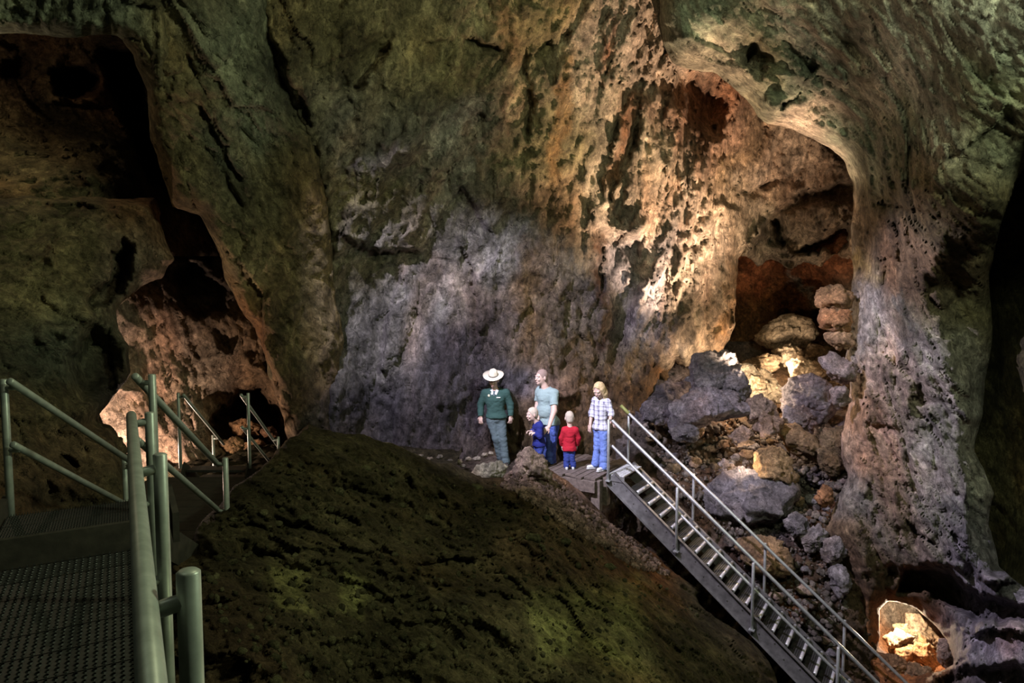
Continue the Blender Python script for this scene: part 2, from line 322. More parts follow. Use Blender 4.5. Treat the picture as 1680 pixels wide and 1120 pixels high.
W = layer('wall_back', (-330, -260, 1500, 900), 3.4,
  [(0, 20, 8.2), (230, 40, 8.6), (300, 150, 9.2), (400, 400, 10.4), (470, 660, 11.4), (260, 250, 9.6), (500, 300, 10.6), (540, 600, 12.2), (560, 760, 12.6),
   (650, 740, 13.1), (820, 740, 13.7), (950, 740, 14.0), (1060, 700, 14.3), (600, 500, 12.6), (800, 500, 13.4), (1000, 500, 13.9), (1100, 450, 14.4), (1180, 560, 15.4), (1080, 620, 14.6),
   (550, 100, 9.8), (800, 100, 11.2), (900, 250, 12.4), (1050, 60, 12.6), (1040, 250, 13.3), (1130, 300, 14.6), (1180, 150, 15.2), (1300, 280, 16.4), (1280, 380, 16.8), (1390, 380, 15.2), (1220, 420, 16.0),
   (800, -250, 9.5), (1050, -250, 10), (400, -250, 9), (0, -250, 8), (-320, -200, 7), (-320, 50, 7.4), (700, 330, 12.3), (1400, 150, 16), (900, 880, 14.5)],
  poly=[(-700, -400), (1600, -400), (1600, 250), (1420, 440), (1372, 414), (1345, 430), (1318, 420), (1296, 437), (1262, 430), (1240, 440), (1222, 426), (1206, 470), (1200, 530), (1185, 570), (1150, 585), (1125, 600), (1108, 592), (1085, 612), (1075, 640), (1060, 690), (1040, 900), (470, 900), (480, 760), (470, 690),
        (445, 620), (415, 540), (385, 480), (350, 400), (330, 352), (285, 338), (272, 300), (245, 232), (240, 150), (225, 88), (190, 60), (0, 54), (-200, 50), (-700, 45)],
  lip=3.5, edge_noise=10, rnd_px=28, rnd_m=.5, amp=.9, big=.45, strata=([(800, 300, (.08, .1, 1))], 2.4),
  feats=[('dent', [(262, -400), (430, -400), (430, 20), (450, 100), (500, 220), (535, 390), (545, 560), (530, 900), (510, 900), (490, 690), (420, 520), (360, 400), (300, 290), (270, 150)], 1.1, 25), ('rough', [(1080, 180), (1190, 200), (1190, 330), (1150, 500), (1060, 560), (1080, 380)], 2.6), ('rough', [(980, 0), (1100, 20), (1120, 180), (1000, 140)], 2.2),
         ('rough', [(880, 470), (980, 470), (980, 660), (880, 640)], 1.5), ('rough', [(690, 330), (1000, 330), (1000, 470), (690, 470)], .7), ('rough', [(240, 80), (520, 100), (520, 640), (420, 560)], .6),
         ('ledge', [(690, 170), (700, 235), (712, 275), (735, 295)], 60, .35), ('ledge', [(735, 292), (800, 262), (850, 240)], 30, .1),
         ('crack', [(712, 325), (745, 385), (772, 440), (782, 500), (800, 535)], 5, .22), ('crack', [(818, 415), (824, 460), (830, 490)], 4, .12), ('crack', [(800, 535), (770, 580)], 4, .1),
         ('ledge', [(700, 412), (640, 410), (600, 402), (545, 385)], 24, .22), ('ledge', [(655, 395), (690, 340), (705, 300)], 24, .12), ('crack', [(560, 398), (620, 412), (690, 408)], 10, .3),
         ('dent', [(978, 376), (1062, 386), (1068, 425), (1045, 520), (1015, 610), (995, 600), (992, 480)], .5, 22), ('crack', [(985, 378), (992, 470), (990, 560), (975, 610)], 14, .4), ('ledge', [(1065, 385), (1000, 372), (970, 376)], 40, .35),
         ('ledge', [(985, 345), (1008, 215), (1045, 130)], 50, .45), ('crack', [(1048, 130), (1045, 230), (1010, 300), (995, 340)], 14, .5), ('ledge', [(1090, 140), (1050, 125), (1000, 140)], 40, .3),
         ('crack', [(640, 50), (630, 80), (590, 135), (560, 150)], 13, .4), ('crack', [(690, 75), (760, 62), (830, 80)], 12, .3), ('crack', [(864, 60), (868, 150), (864, 270)], 8, .3), ('crack', [(880, 90), (930, 45)], 14, .4),
         ('crack', [(330, 170), (365, 240), (400, 300)], 7, .25), ('crack', [(440, 60), (470, 130), (515, 215)], 20, .35), ('crack', [(515, 230), (530, 320), (545, 400)], 6, .2), ('crack', [(300, 80), (350, 180), (380, 260)], 5, .12),
         ('ledge', [(350, 400), (420, 470), (490, 500)], 50, .3), ('ledge', [(480, 640), (440, 560), (400, 470), (350, 380)], 22, .2),
         ('dent', [(560, 560), (660, 640), (660, 720), (560, 740)], .5, 60), ('ledge', [(980, 665), (960, 640), (930, 655), (900, 650)], 25, .3), ('crack', [(925, 665), (960, 645), (990, 640)], 7, .25),
         ('dent', [(1100, 105), (1160, 112), (1200, 160), (1180, 230), (1130, 200), (1110, 160)], .9, 30), ('ledge', [(1130, 210), (1105, 195), (1085, 170)], 30, .4),
         ('dent', [(1208, 445), (1222, 405), (1262, 352), (1310, 312), (1420, 290), (1420, 450)], .9, 16), ('dent', [(1268, 345), (1300, 325), (1345, 318), (1396, 330), (1390, 368), (1360, 388), (1320, 396), (1290, 394), (1276, 372)], -.6, 26),
         ('dent', [(1264, 366), (1276, 362), (1282, 388), (1292, 404), (1278, 406), (1268, 392)], .7, 6), ('dent', [(1300, 410), (1335, 398), (1362, 392), (1378, 372), (1394, 366), (1396, 402), (1366, 414), (1330, 420)], 1.1, 7), ('ledge', [(1390, 428), (1320, 420), (1235, 400)], 10, .3), ('ledge', [(1390, 438), (1330, 432), (1230, 416)], 8, .25), ('crack', [(1310, 345), (1316, 392)], 5, .2), ('crack', [(1352, 345), (1350, 385)], 4, .15),
         ('crack', [(1215, 320), (1250, 300), (1330, 270)], 9, .35), ('crack', [(1130, 410), (1160, 390)], 12, .5), ('ledge', [(1195, 560), (1205, 470), (1225, 400), (1290, 320)], 40, .5)],
  # (the slanted panel stands in front of this part)
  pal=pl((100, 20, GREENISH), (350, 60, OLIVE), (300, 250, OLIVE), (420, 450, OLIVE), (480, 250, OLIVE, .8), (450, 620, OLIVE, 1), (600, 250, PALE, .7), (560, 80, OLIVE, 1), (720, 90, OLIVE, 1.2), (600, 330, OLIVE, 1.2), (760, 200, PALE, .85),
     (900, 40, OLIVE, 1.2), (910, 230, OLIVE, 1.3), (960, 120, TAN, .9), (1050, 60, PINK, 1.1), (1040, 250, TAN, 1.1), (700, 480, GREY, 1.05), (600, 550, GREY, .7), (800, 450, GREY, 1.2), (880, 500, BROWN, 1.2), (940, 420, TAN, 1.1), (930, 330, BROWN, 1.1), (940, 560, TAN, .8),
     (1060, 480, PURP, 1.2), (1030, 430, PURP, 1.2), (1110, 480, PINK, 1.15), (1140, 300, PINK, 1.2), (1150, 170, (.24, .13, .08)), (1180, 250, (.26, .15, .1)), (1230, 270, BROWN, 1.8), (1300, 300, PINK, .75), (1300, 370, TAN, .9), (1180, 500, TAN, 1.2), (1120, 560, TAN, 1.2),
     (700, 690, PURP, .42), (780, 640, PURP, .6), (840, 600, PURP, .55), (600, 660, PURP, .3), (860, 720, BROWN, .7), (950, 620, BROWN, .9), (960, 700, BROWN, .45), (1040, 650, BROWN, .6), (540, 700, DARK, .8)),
  stains_and_shading=[('line', [(885, 0), (900, 120), (905, 320)], 26, OLIVE, .7), ('line', [(930, 60), (925, 200), (900, 330)], 12, (.3, .15, .05), .7), ('line', [(760, 340), (860, 330), (930, 320)], 22, (.16, .10, .05), .7),
          ('line', [(862, 380), (868, 480), (862, 610)], 18, (.22, .13, .05), .75), ('line', [(820, 0), (830, 60), (850, 110)], 20, (.25, .12, .05), .6), ('line', [(1000, 20), (998, 120)], 10, RED, .8), ('line', [(1045, 130), (1020, 240), (1005, 330)], 16, (.3, .12, .05), .8),
          ('poly', [(440, 70), (520, 60), (520, 220), (440, 200)], 40, (.05, .05, .035), .7), ('line', [(983, 380), (992, 500), (985, 600)], 12, (.09, .04, .02), .9), ('line', [(1205, 430), (1195, 500), (1170, 580)], 14, (.45, .22, .08), .7),  # near-black poly: shade of the hollows painted into the rock colour
          ('line', [(760, 190), (790, 300)], 7, (.2, .11, .06), .6), ('line', [(828, 140), (826, 220)], 5, (.2, .1, .06), .6), ('line', [(1085, 600), (1065, 680)], 16, (.4, .17, .05), .7), ('poly', [(900, 560), (970, 560), (960, 640), (900, 620)], 30, (.2, .15, .11), .5)],
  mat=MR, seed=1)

WS = layer('wall_slanted_left', (150, -260, 700, 860), 3.4,
  [(230, 40, 8.4), (300, 150, 9.05), (400, 400, 10.2), (470, 660, 11.2), (260, 250, 9.4), (500, 300, 10.45), (540, 600, 11.95), (560, 760, 12.4), (450, 60, 9.3), (500, -250, 8.9), (250, -250, 8.5)],
  poly=[(205, -400), (470, -400), (440, 20), (452, 90), (492, 160), (516, 222), (526, 300), (545, 390), (552, 470), (568, 560), (545, 640), (560, 900), (480, 900), (482, 760), (470, 690),
        (445, 620), (415, 540), (385, 480), (350, 400), (330, 352), (285, 338), (272, 300), (245, 232), (240, 150), (222, 88), (205, 66)],
  lip=.7, lipw=8, rnd_px=26, rnd_m=.3, amp=.8, big=.3, rough=.85, strata=([(400, 300, (.42, .12, -.9))], 3.0),
  feats=[('crack', [(330, 170), (365, 240), (400, 300)], 7, .25), ('crack', [(300, 80), (350, 180), (380, 260)], 5, .15), ('ledge', [(470, 640), (430, 560), (395, 470), (350, 380)], 22, .2), ('dent', [(430, 100), (470, 90), (512, 215), (480, 215), (440, 170)], .25, 16),
         ('ledge', [(440, 470), (470, 500), (500, 495)], 40, .25), ('crack', [(350, 240), (390, 320), (400, 345)], 5, .15)],
  pal=pl((300, 100, OLIVE, 1.2), (300, 250, OLIVE, 1.1), (420, 450, OLIVE, 1.1), (480, 250, OLIVE, .8), (450, 620, BROWN, 1.2), (350, 60, GREENISH, .8), (400, 200, GREENISH, .8), (480, 560, OLIVE, 1.0), (530, 680, DARK, 1.0), (420, 560, RUST, .5)),
  stains_and_shading=[('poly', [(440, 70), (500, 90), (512, 210), (450, 200)], 30, (.05, .05, .035), .7), ('line', [(250, 120), (262, 260), (340, 380), (440, 590)], 16, (.2, .12, .045), .5)], mat=MR, seed=33)  # near-black poly: the hollow's shade put into the colour

A = layer('wall_alcove', (1060, 280, 1480, 720), 3.4,
  [(1100, 400, 19), (1250, 440, 18.6), (1350, 440, 17.5), (1300, 500, 19.2), (1230, 520, 18.6), (1400, 500, 17), (1150, 600, 17), (1100, 620, 15.4), (1300, 600, 18.5), (1420, 650, 15.5), (1280, 300, 20), (1110, 680, 15.6)],
  amp=.6, big=.3, feats=[('ledge', [(1370, 470), (1330, 478), (1270, 440)], 30, .3), ('dent', [(1280, 510), (1380, 505), (1400, 560), (1350, 600), (1270, 560)], 1.0, 15)],
  pal=pl((1250, 440, RED, 1.1), (1320, 480, RED), (1220, 500, RUST, .55), (1270, 490, RUST, .7), (1390, 530, TAN, .5), (1120, 620, BROWN, .8), (1150, 650, RUST, .5)),
  stains_and_shading=[('line', [(1285, 440), (1320, 470), (1340, 500)], 5, PALE, .8)], mat=MR, seed=4)

R = layer('wall_right', (1040, -260, 1980, 1210), 3.4,
  [(1100, 40, 11.2), (1150, 60, 10.8), (1245, 190, 11.6), (1300, 120, 10.6), (1400, 100, 9.4), (1350, 230, 11.6), (1390, 280, 11.9), (1410, 400, 11.6), (1395, 560, 11.6), (1390, 700, 11.6), (1380, 830, 11.4), (1350, 900, 11.4),
   (1500, 300, 8.8), (1600, 100, 7.2), (1640, 260, 7.6), (1500, 450, 9.6), (1600, 500, 8.8), (1500, 650, 10.1), (1600, 700, 9.3), (1500, 850, 10.4), (1600, 880, 9.6), (1460, 950, 10.9), (1560, 1000, 10.2), (1660, 960, 8.9), (1660, 1060, 8.6), (1500, 1110, 10.4), (1430, 1080, 11.1), (1600, 1150, 8.8), (1420, 1180, 10.9),
   (1300, -250, 8.6), (1700, -250, 6.4), (1080, -250, 9.6), (1740, 100, 6.4), (1980, 100, 5.2), (1980, -250, 5.4), (1980, 1100, 7.0), (1900, 950, 7.4)],
  poly=[(1060, -400), (1076, -60), (1082, 20), (1088, 72), (1105, 103), (1140, 112), (1172, 118), (1208, 152), (1240, 190), (1262, 205), (1300, 212), (1325, 228), (1352, 240), (1388, 262), (1400, 300), (1398, 380), (1402, 440), (1396, 500), (1392, 560), (1386, 600), (1392, 640), (1384, 700), (1376, 745), (1386, 780), (1366, 830), (1345, 870), (1370, 905), (1400, 960), (1410, 1100), (1420, 1300),
        (2600, 1300), (2600, 1040), (1900, 1010), (1680, 962), (1640, 930), (1625, 860), (1630, 810), (1600, 740), (1612, 640), (1625, 560), (1622, 450), (1640, 360), (1660, 300), (1700, 240), (1900, 200), (2600, 150), (2600, -400)],
  holes=[[(1442, 1000), (1455, 984), (1480, 988), (1505, 1000), (1530, 1025), (1550, 1050), (1560, 1085), (1530, 1100), (1470, 1085), (1442, 1060)]],
  lip=3.0, rnd_px=40, rnd_m=.55, amp=.72, big=.35, strata=([(1450, 500, (.55, -.35, -.85))], 2.2),
  feats=[('crack', [(1252, 60), (1235, 95), (1222, 110)], 10, .3), ('dent', [(1215, 80), (1240, 70), (1262, 100), (1250, 130), (1225, 120)], .4, 14), ('ledge', [(1345, 120), (1300, 160), (1245, 190)], 45, .4), ('crack', [(1350, 100), (1310, 150), (1275, 180)], 12, .3),
         ('ledge', [(1190, 40), (1130, 60), (1095, 70)], 40, .25), ('rough', [(1420, 230), (1640, 250), (1600, 420), (1460, 400)], 1.5), ('crack', [(1430, 130), (1390, 70), (1340, 50)], 16, .25),
         ('crack', [(1420, 330), (1520, 350), (1600, 380)], 6, .2), ('crack', [(1430, 420), (1520, 440)], 6, .15), ('crack', [(1400, 480), (1412, 600), (1425, 700)], 6, .2),
         ('ledge', [(1680, 960), (1620, 950), (1560, 930), (1500, 925)], 60, .5), ('dent', [(1480, 930), (1540, 935), (1600, 965), (1680, 995), (1690, 1025), (1600, 1020), (1560, 1000), (1520, 970), (1470, 975)], .9, 12),
         ('ledge', [(1690, 1040), (1640, 1030), (1590, 1050)], 40, .4), ('dent', [(1600, 1090), (1700, 1090), (1700, 1200), (1480, 1200), (1540, 1110)], .6, 16), ('crack', [(1480, 850), (1520, 880), (1545, 900)], 7, .25), ('crack', [(1425, 800), (1440, 870)], 6, .2), ('rough', [(1395, 560), (1540, 560), (1610, 760), (1620, 940), (1400, 940)], 1.8), ('dent', [(1515, 470), (1555, 580), (1590, 680), (1612, 765), (1660, 760), (1660, 380), (1560, 380)], .7, 40),
         ('crack', [(1462, 920), (1470, 945), (1450, 975)], 20, .5)],
  pal=pl((1150, 40, GREENISH, .8), (1180, 85, TAN, .9), (1250, 100, OLIVE, 1.2), (1320, 60, PALE, .7), (1330, 215, PINK, 1.0), (1260, 180, GREENISH, .6), (1300, 130, GREENISH, .8), (1450, 100, PALE, .95), (1580, 80, PALE, .85), (1500, 200, PALE, .7), (1620, 180, GREENISH, .8), (1450, 240, GREENISH, .9),
     (1500, 330, OLIVE, .7), (1600, 330, OLIVE, .6), (1480, 420, BROWN, 1.2), (1560, 450, BROWN, .9), (1400, 480, GREY, 1.0), (1440, 600, PINK, 1.0), (1500, 600, GREY, 1.0), (1570, 560, OLIVE, .8), (1470, 720, PINK, 1.0), (1550, 700, GREY, 1.1), (1600, 800, GREY, .9), (1420, 760, PINK, .95), (1500, 830, GREY, .9), (1420, 850, GREY, .8), (1560, 900, PURP, .9), (1460, 960, BROWN, .7), (1640, 1060, PURP, 1.2), (1600, 980, PURP, .8), (1430, 1050, RUST, .5), (1500, 1110, RUST, .7), (1600, 1150, DARK), (1390, 900, BROWN, .8)),
  stains_and_shading=[('line', [(1400, 410), (1425, 440), (1445, 470)], 16, (.35, .27, .1), .6), ('line', [(1395, 700), (1420, 660), (1450, 720)], 18, (.33, .17, .08), .5), ('line', [(1470, 480), (1500, 540)], 14, (.12, .13, .12), .7), ('line', [(1560, 800), (1590, 880)], 22, (.1, .1, .13), .6)],
  mat=MR, seed=7)

D = layer('wall_recess_right', (1560, 150, 1990, 1080), 5,
  [(1600, 300, 10.5), (1700, 300, 9.5), (1620, 600, 11), (1720, 600, 9), (1640, 900, 11), (1720, 900, 9), (1600, 1050, 11), (1960, 300, 7.4), (1960, 900, 7.2)],
  amp=.35, big=.3, pal=pl((1650, 400, OLIVE, .5), (1650, 600, OLIVE, .35), (1660, 760, OLIVE, .9), (1660, 900, OLIVE, .6)), mat=MR, seed=9)

Ls = layer('wall_left', (-330, 290, 330, 1000), 3.4,
  [(0, 330, 9.0), (150, 330, 9.6), (240, 350, 10), (50, 430, 8.4), (200, 420, 9.2), (240, 470, 9.5), (50, 600, 7.2), (150, 600, 8.0), (195, 580, 8.3), (60, 740, 6.7), (150, 740, 7.4), (100, 860, 6.2), (200, 900, 6.6), (-130, 600, 6.2), (-130, 900, 5), (-330, 330, 7.6), (-330, 900, 4.4), (200, 780, 7.4)],
  poly=[(-700, 330), (-300, 322), (40, 318), (120, 326), (190, 325), (250, 328), (262, 352), (268, 400), (282, 425), (268, 452), (240, 470), (212, 490), (184, 505), (182, 545), (200, 570), (204, 610), (190, 642), (165, 668), (146, 694), (178, 702), (200, 735), (214, 780), (240, 840), (250, 1100), (-700, 1100)],
  lip=1.4, edge_noise=13, rnd_px=30, rnd_m=.5, amp=.6, big=.4, rough=.9, strata=([(60, 450, (.05, 0, 1))], 1.6),
  feats=[('dent', [(205, 392), (216, 400), (212, 440), (200, 480), (180, 500), (150, 505), (146, 488), (170, 460), (186, 440), (188, 405)], .9, 10), ('ledge', [(250, 345), (150, 335), (0, 330)], 30, .3),
         ('ledge', [(85, 385), (98, 440), (105, 480), (100, 520)], 25, .3), ('ledge', [(160, 520), (120, 545), (60, 570)], 30, .35), ('dent', [(110, 580), (160, 530), (200, 560), (205, 610), (180, 640), (130, 660)], .7, 25), ('crack', [(100, 740), (130, 765)], 8, .3), ('dent', [(0, 850), (80, 790), (190, 830), (190, 900), (0, 900)], .3, 30)],
  pal=pl((50, 350, OLIVE, 1.0), (40, 450, OLIVE, 1.4), (120, 440, OLIVE, 1.3), (220, 360, BROWN, 1.2), (230, 430, TAN, .6), (50, 560, GREENISH, .5), (130, 560, GREENISH, .6), (60, 650, OLIVE, .8), (80, 700, BROWN, .8), (160, 620, DARK, .8), (150, 740, BROWN, .6), (60, 800, BROWN, .5), (200, 850, OLIVE, .6)),
  mat=MR, seed=12)

Q = layer('wall_chamber_left', (-330, -20, 360, 420), 3.6,
  [(0, 60, 11), (200, 60, 11.5), (100, 150, 12.2), (220, 200, 13), (100, 200, 11.8), (60, 280, 10.4), (180, 300, 10.6), (0, 330, 9.6), (260, 330, 12.5), (350, 400, 14), (-320, 60, 9.6), (-320, 330, 8.8)],
  amp=.9, big=.5, feats=[('dent', [(80, 115), (105, 105), (140, 108), (165, 122), (162, 145), (130, 162), (95, 158)], 1.6, 8), ('dent', [(0, 95), (40, 92), (50, 110), (40, 130), (0, 130)], .9, 8), ('ledge', [(225, 225), (180, 175), (120, 168), (60, 165)], 40, .8),
     ('dent', [(165, 80), (240, 85), (245, 200), (275, 300), (240, 305), (215, 220), (180, 160)], 2.2, 20), ('ledge', [(150, 300), (130, 275), (90, 280)], 30, .3)],
  pal=pl((80, 80, BROWN, .7), (60, 140, BROWN, .7), (170, 185, BROWN, 1.3), (80, 220, OLIVE, .35), (150, 260, OLIVE, .5), (30, 290, OLIVE, 1.0), (220, 120, DARK, .4), (260, 260, DARK, .3)), mat=MR, seed=15)

Pz = layer('wall_passage', (100, 310, 540, 860), 3.4,
  [(230, 600, 12.2), (300, 600, 12.7), (400, 600, 13.2), (330, 450, 13.6), (420, 650, 14), (280, 370, 14.5), (200, 480, 12), (200, 680, 11.6), (160, 700, 11.3), (280, 720, 11.9), (350, 760, 12.3), (450, 740, 13.4), (480, 640, 13.4), (300, 840, 11.5)],
  amp=.75, big=.35, strata=([(300, 600, (-.35, .2, 1))], 2.4),
  feats=[('dent', [(262, 345), (300, 345), (330, 375), (355, 410), (350, 440), (310, 410), (270, 385)], 1.6, 12), ('dent', [(285, 440), (320, 435), (375, 480), (370, 510), (320, 525), (295, 505)], 1.0, 12), ('rough', [(240, 560), (330, 600), (330, 720), (240, 690)], 2.2), ('ledge', [(375, 480), (330, 440), (290, 418)], 20, .5),
         ('dent', [(335, 700), (395, 640), (430, 635), (470, 700), (475, 740), (400, 745)], 1.8, 14), ('ledge', [(230, 655), (195, 643), (150, 690)], 40, .5), ('ledge', [(380, 575), (350, 600), (340, 640)], 30, .4), ('ledge', [(440, 620), (390, 590)], 30, .3)],
  pal=pl((220, 560, PINK, .9), (250, 600, PINK, 1.0), (190, 680, PINK, 1.1), (280, 720, PINK, .9), (330, 640, TAN, .9), (300, 500, PINK, .8), (390, 560, BROWN, 1.3), (330, 470, DARK, 1.1), (300, 390, DARK, .5), (430, 680, RED, .4), (380, 720, BROWN, .9), (450, 600, BROWN, 1.2), (360, 600, TAN, .7)), mat=MR, seed=18)

G = layer('wall_grotto', (1390, 940, 1620, 1180), 3.4,
  [(1430, 960, 14.4), (1500, 960, 14.8), (1500, 1040, 14.2), (1560, 1040, 13.8), (1450, 1080, 13.2), (1540, 1100, 12.6), (1600, 1160, 12)],
  amp=.5, big=.2, rough=1.6, pal=pl((1480, 1000, PALE, 1.1), (1500, 1060, RUST, 1.0), (1450, 1080, RUST, .8)), mat=MR, seed=21)

Fl = layer('floor_rubble', (1010, 560, 1460, 1260), 3.6,
  [(1040, 690, 14.2), (1060, 690, 14.2), (1150, 650, 14.9), (1180, 610, 16.0), (1250, 600, 16.8), (1330, 560, 18), (1400, 600, 16), (1300, 700, 14.6), (1390, 700, 13.4), (1200, 760, 13.4), (1300, 800, 12.9), (1390, 850, 12.1), (1250, 900, 12.4), (1350, 950, 11.7), (1400, 1050, 11.3), (1150, 850, 13.0), (1080, 800, 13.4), (1040, 790, 13.6), (1200, 1000, 12.1), (1300, 1120, 11.3), (1420, 1180, 10.9), (1100, 950, 12.8), (1020, 1200, 12.4)],
  poly=[(900, 400), (1415, 400), (1418, 900), (1432, 985), (1436, 1040), (1440, 1085), (1462, 1110), (1490, 1300), (900, 1300)], lip=1.5, rnd_m=.3, amp=.75, big=.25, rough=1.6,
  feats=[('dent', [(1280, 780), (1360, 780), (1370, 850), (1310, 850)], .5, 25), ('dent', [(1060, 720), (1180, 700), (1200, 760), (1120, 790), (1060, 780)], .35, 25)],
  pal=pl((1100, 680, PURP, .7), (1300, 650, BROWN, 1.2), (1200, 750, BROWN, .9), (1120, 740, BROWN, .5), (1300, 760, PURP, .8), (1250, 850, PURP, .9), (1340, 830, RUST, .4), (1350, 900, BROWN, .7), (1380, 1000, BROWN, .6), (1150, 870, BROWN, .6), (1250, 980, RUST, .3), (1320, 1050, BROWN, .5)), mat=MG, seed=24)

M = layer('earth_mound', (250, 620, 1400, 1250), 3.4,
  [(320, 880, 5.4), (360, 830, 6.0), (420, 770, 6.8), (510, 700, 8.2), (580, 720, 8.4), (700, 760, 9.0), (780, 790, 9.4), (850, 775, 10.0), (900, 790, 10.2), (970, 840, 10.5), (1030, 900, 10.6), (1100, 960, 10.4), (1180, 1020, 10.0), (1250, 1090, 9.5), (1280, 1160, 9.0),
   (400, 900, 5.6), (500, 900, 6.0), (700, 900, 7.0), (900, 900, 8.2), (1050, 1000, 8.2), (900, 1050, 6.2), (1100, 1120, 6.9), (600, 1050, 5.0), (750, 1050, 5.4), (450, 1000, 4.8), (330, 1000, 4.6), (300, 1120, 3.9), (600, 1220, 4.2), (900, 1220, 4.9), (1200, 1220, 7.0), (270, 950, 4.9)],
  poly=[(262, 905), (318, 902), (330, 868), (352, 838), (378, 806), (420, 768), (452, 735), (470, 712), (505, 694), (545, 700), (590, 712), (635, 728), (690, 752), (735, 763), (765, 775), (790, 784), (820, 775), (850, 765), (885, 768), (930, 800), (985, 842), (1040, 890), (1090, 930), (1140, 965), (1185, 1010), (1230, 1050), (1262, 1090), (1275, 1130), (1290, 1300), (200, 1300), (240, 1000)],
  lip=2.5, lipw=10, rnd_px=60, rnd_m=.5, edge_noise=13, amp=.6, big=.3, rough=1.5, kind=None,
  feats=[('rough', [(360, 860), (500, 740), (800, 800), (980, 860), (1000, 1000), (500, 930)], 1.6), ('ledge', [(1060, 920), (1000, 960), (900, 950), (800, 970), (600, 930), (420, 920)], 60, .12), ('crack', [(330, 920), (400, 905), (470, 920)], 20, .15), ('ledge', [(1235, 1060), (1120, 980), (1020, 960)], 40, .15)],
  pal=pl((480, 720, OLIVE, 0.52), (600, 780, OLIVE, 0.57), (800, 850, OLIVE, 0.38), (400, 850, OLIVE, 0.38), (550, 950, OLIVE, 0.60), (700, 1000, OLIVE, 0.52), (950, 1000, OLIVE, 0.83), (1050, 1080, OLIVE, 1.12), (900, 1100, OLIVE, 0.90), (1150, 1000, OLIVE, 0.48), (1180, 1100, OLIVE, 0.45), (400, 1050, BROWN, 0.38), (330, 1000, BROWN, 0.38), (600, 1100, OLIVE, 0.38), (900, 810, BROWN, 1.1), (980, 860, BROWN, 1.1), (1040, 900, RUST, 0.52), (1000, 920, BROWN, 0.60)),  # brighter olive at lower right puts the light there into the earth
  stains_and_shading=[('poly', [(560, 940), (610, 960), (590, 1010), (560, 990)], 12, (.42, .40, .15), .95), ('poly', [(880, 980), (1040, 960), (1060, 1100), (900, 1060)], 35, (.36, .35, .12), .7), ('poly', [(440, 930), (500, 940), (510, 1000), (460, 990)], 12, (.3, .28, .1), .6), ('poly', [(870, 1010), (930, 1000), (940, 1080), (880, 1090)], 14, (.4, .38, .14), .8), ('line', [(880, 785), (950, 830), (1040, 900)], 20, (.3, .2, .17), .8)],  # yellowish polys: lit patches painted into the earth colour
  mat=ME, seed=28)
tag(M.o, 'big dark rounded earth and rock mound filling the middle foreground', 'mound')


# ================================================================ ground seen from above: the trail by the group and the pit floor on the left
def ground_mesh(name, x0, x1, y0, y1, zf, step, col, mat, amp=.12, seed=0):
    nx = int((x1 - x0) / step) + 1; ny = int((y1 - y0) / step) + 1
    gx, gy = np.meshgrid(np.linspace(x0, x1, nx), np.linspace(y0, y1, ny)); P = np.stack([gx.ravel(), gy.ravel(), np.zeros(nx * ny)], 1)
    z = zf(P[:, 0], P[:, 1]) + amp * (fbm(P * 1.1 + seed, 4) + .5 * facet(P * 2.2 + seed) + .25 * facet(P * 6 + seed)) + .03 * fbm(P * 9, 3)
    P[:, 2] = z; idx = np.arange(nx * ny).reshape(ny, nx)
    F = np.stack([idx[:-1, :-1].ravel(), idx[:-1, 1:].ravel(), idx[1:, 1:].ravel(), idx[1:, :-1].ravel()], 1)
    C = np.array(col)[None] * (1 + .5 * fbm(P * 1.6 + 3, 5, .6) + .3 * facet(P * 5))[:, None]
    o = link(name, np_mesh(name, P, F, mat, True, np.clip(C, .01, .8))); tag(o, kind='structure'); return o
DECKZ = -3.22
ground_mesh('floor_trail', -4.6, 3.2, 9.6, 15.2, lambda x, y: DECKZ - .05 - .45 * sstep(.75, 1.0, x) + .55 * sstep(13.4, 14.6, y) - .6 * sstep(11.2, 10.2, y) - 4.5 * np.clip((x - 1.3) * .84 - (y - 12.3) * .55, 0, 2), .06, (.12, .09, .07), ME, .03, 3)
ground_mesh('floor_pit', -7, -.9, .2, 12.4, lambda x, y: -3.1 + .25 * sstep(4, 8, y) + .5 * sstep(-1.2, -.2, x) * sstep(7, 4, y) * 0, .06, (.055, .045, .025), ME, .14, 8)

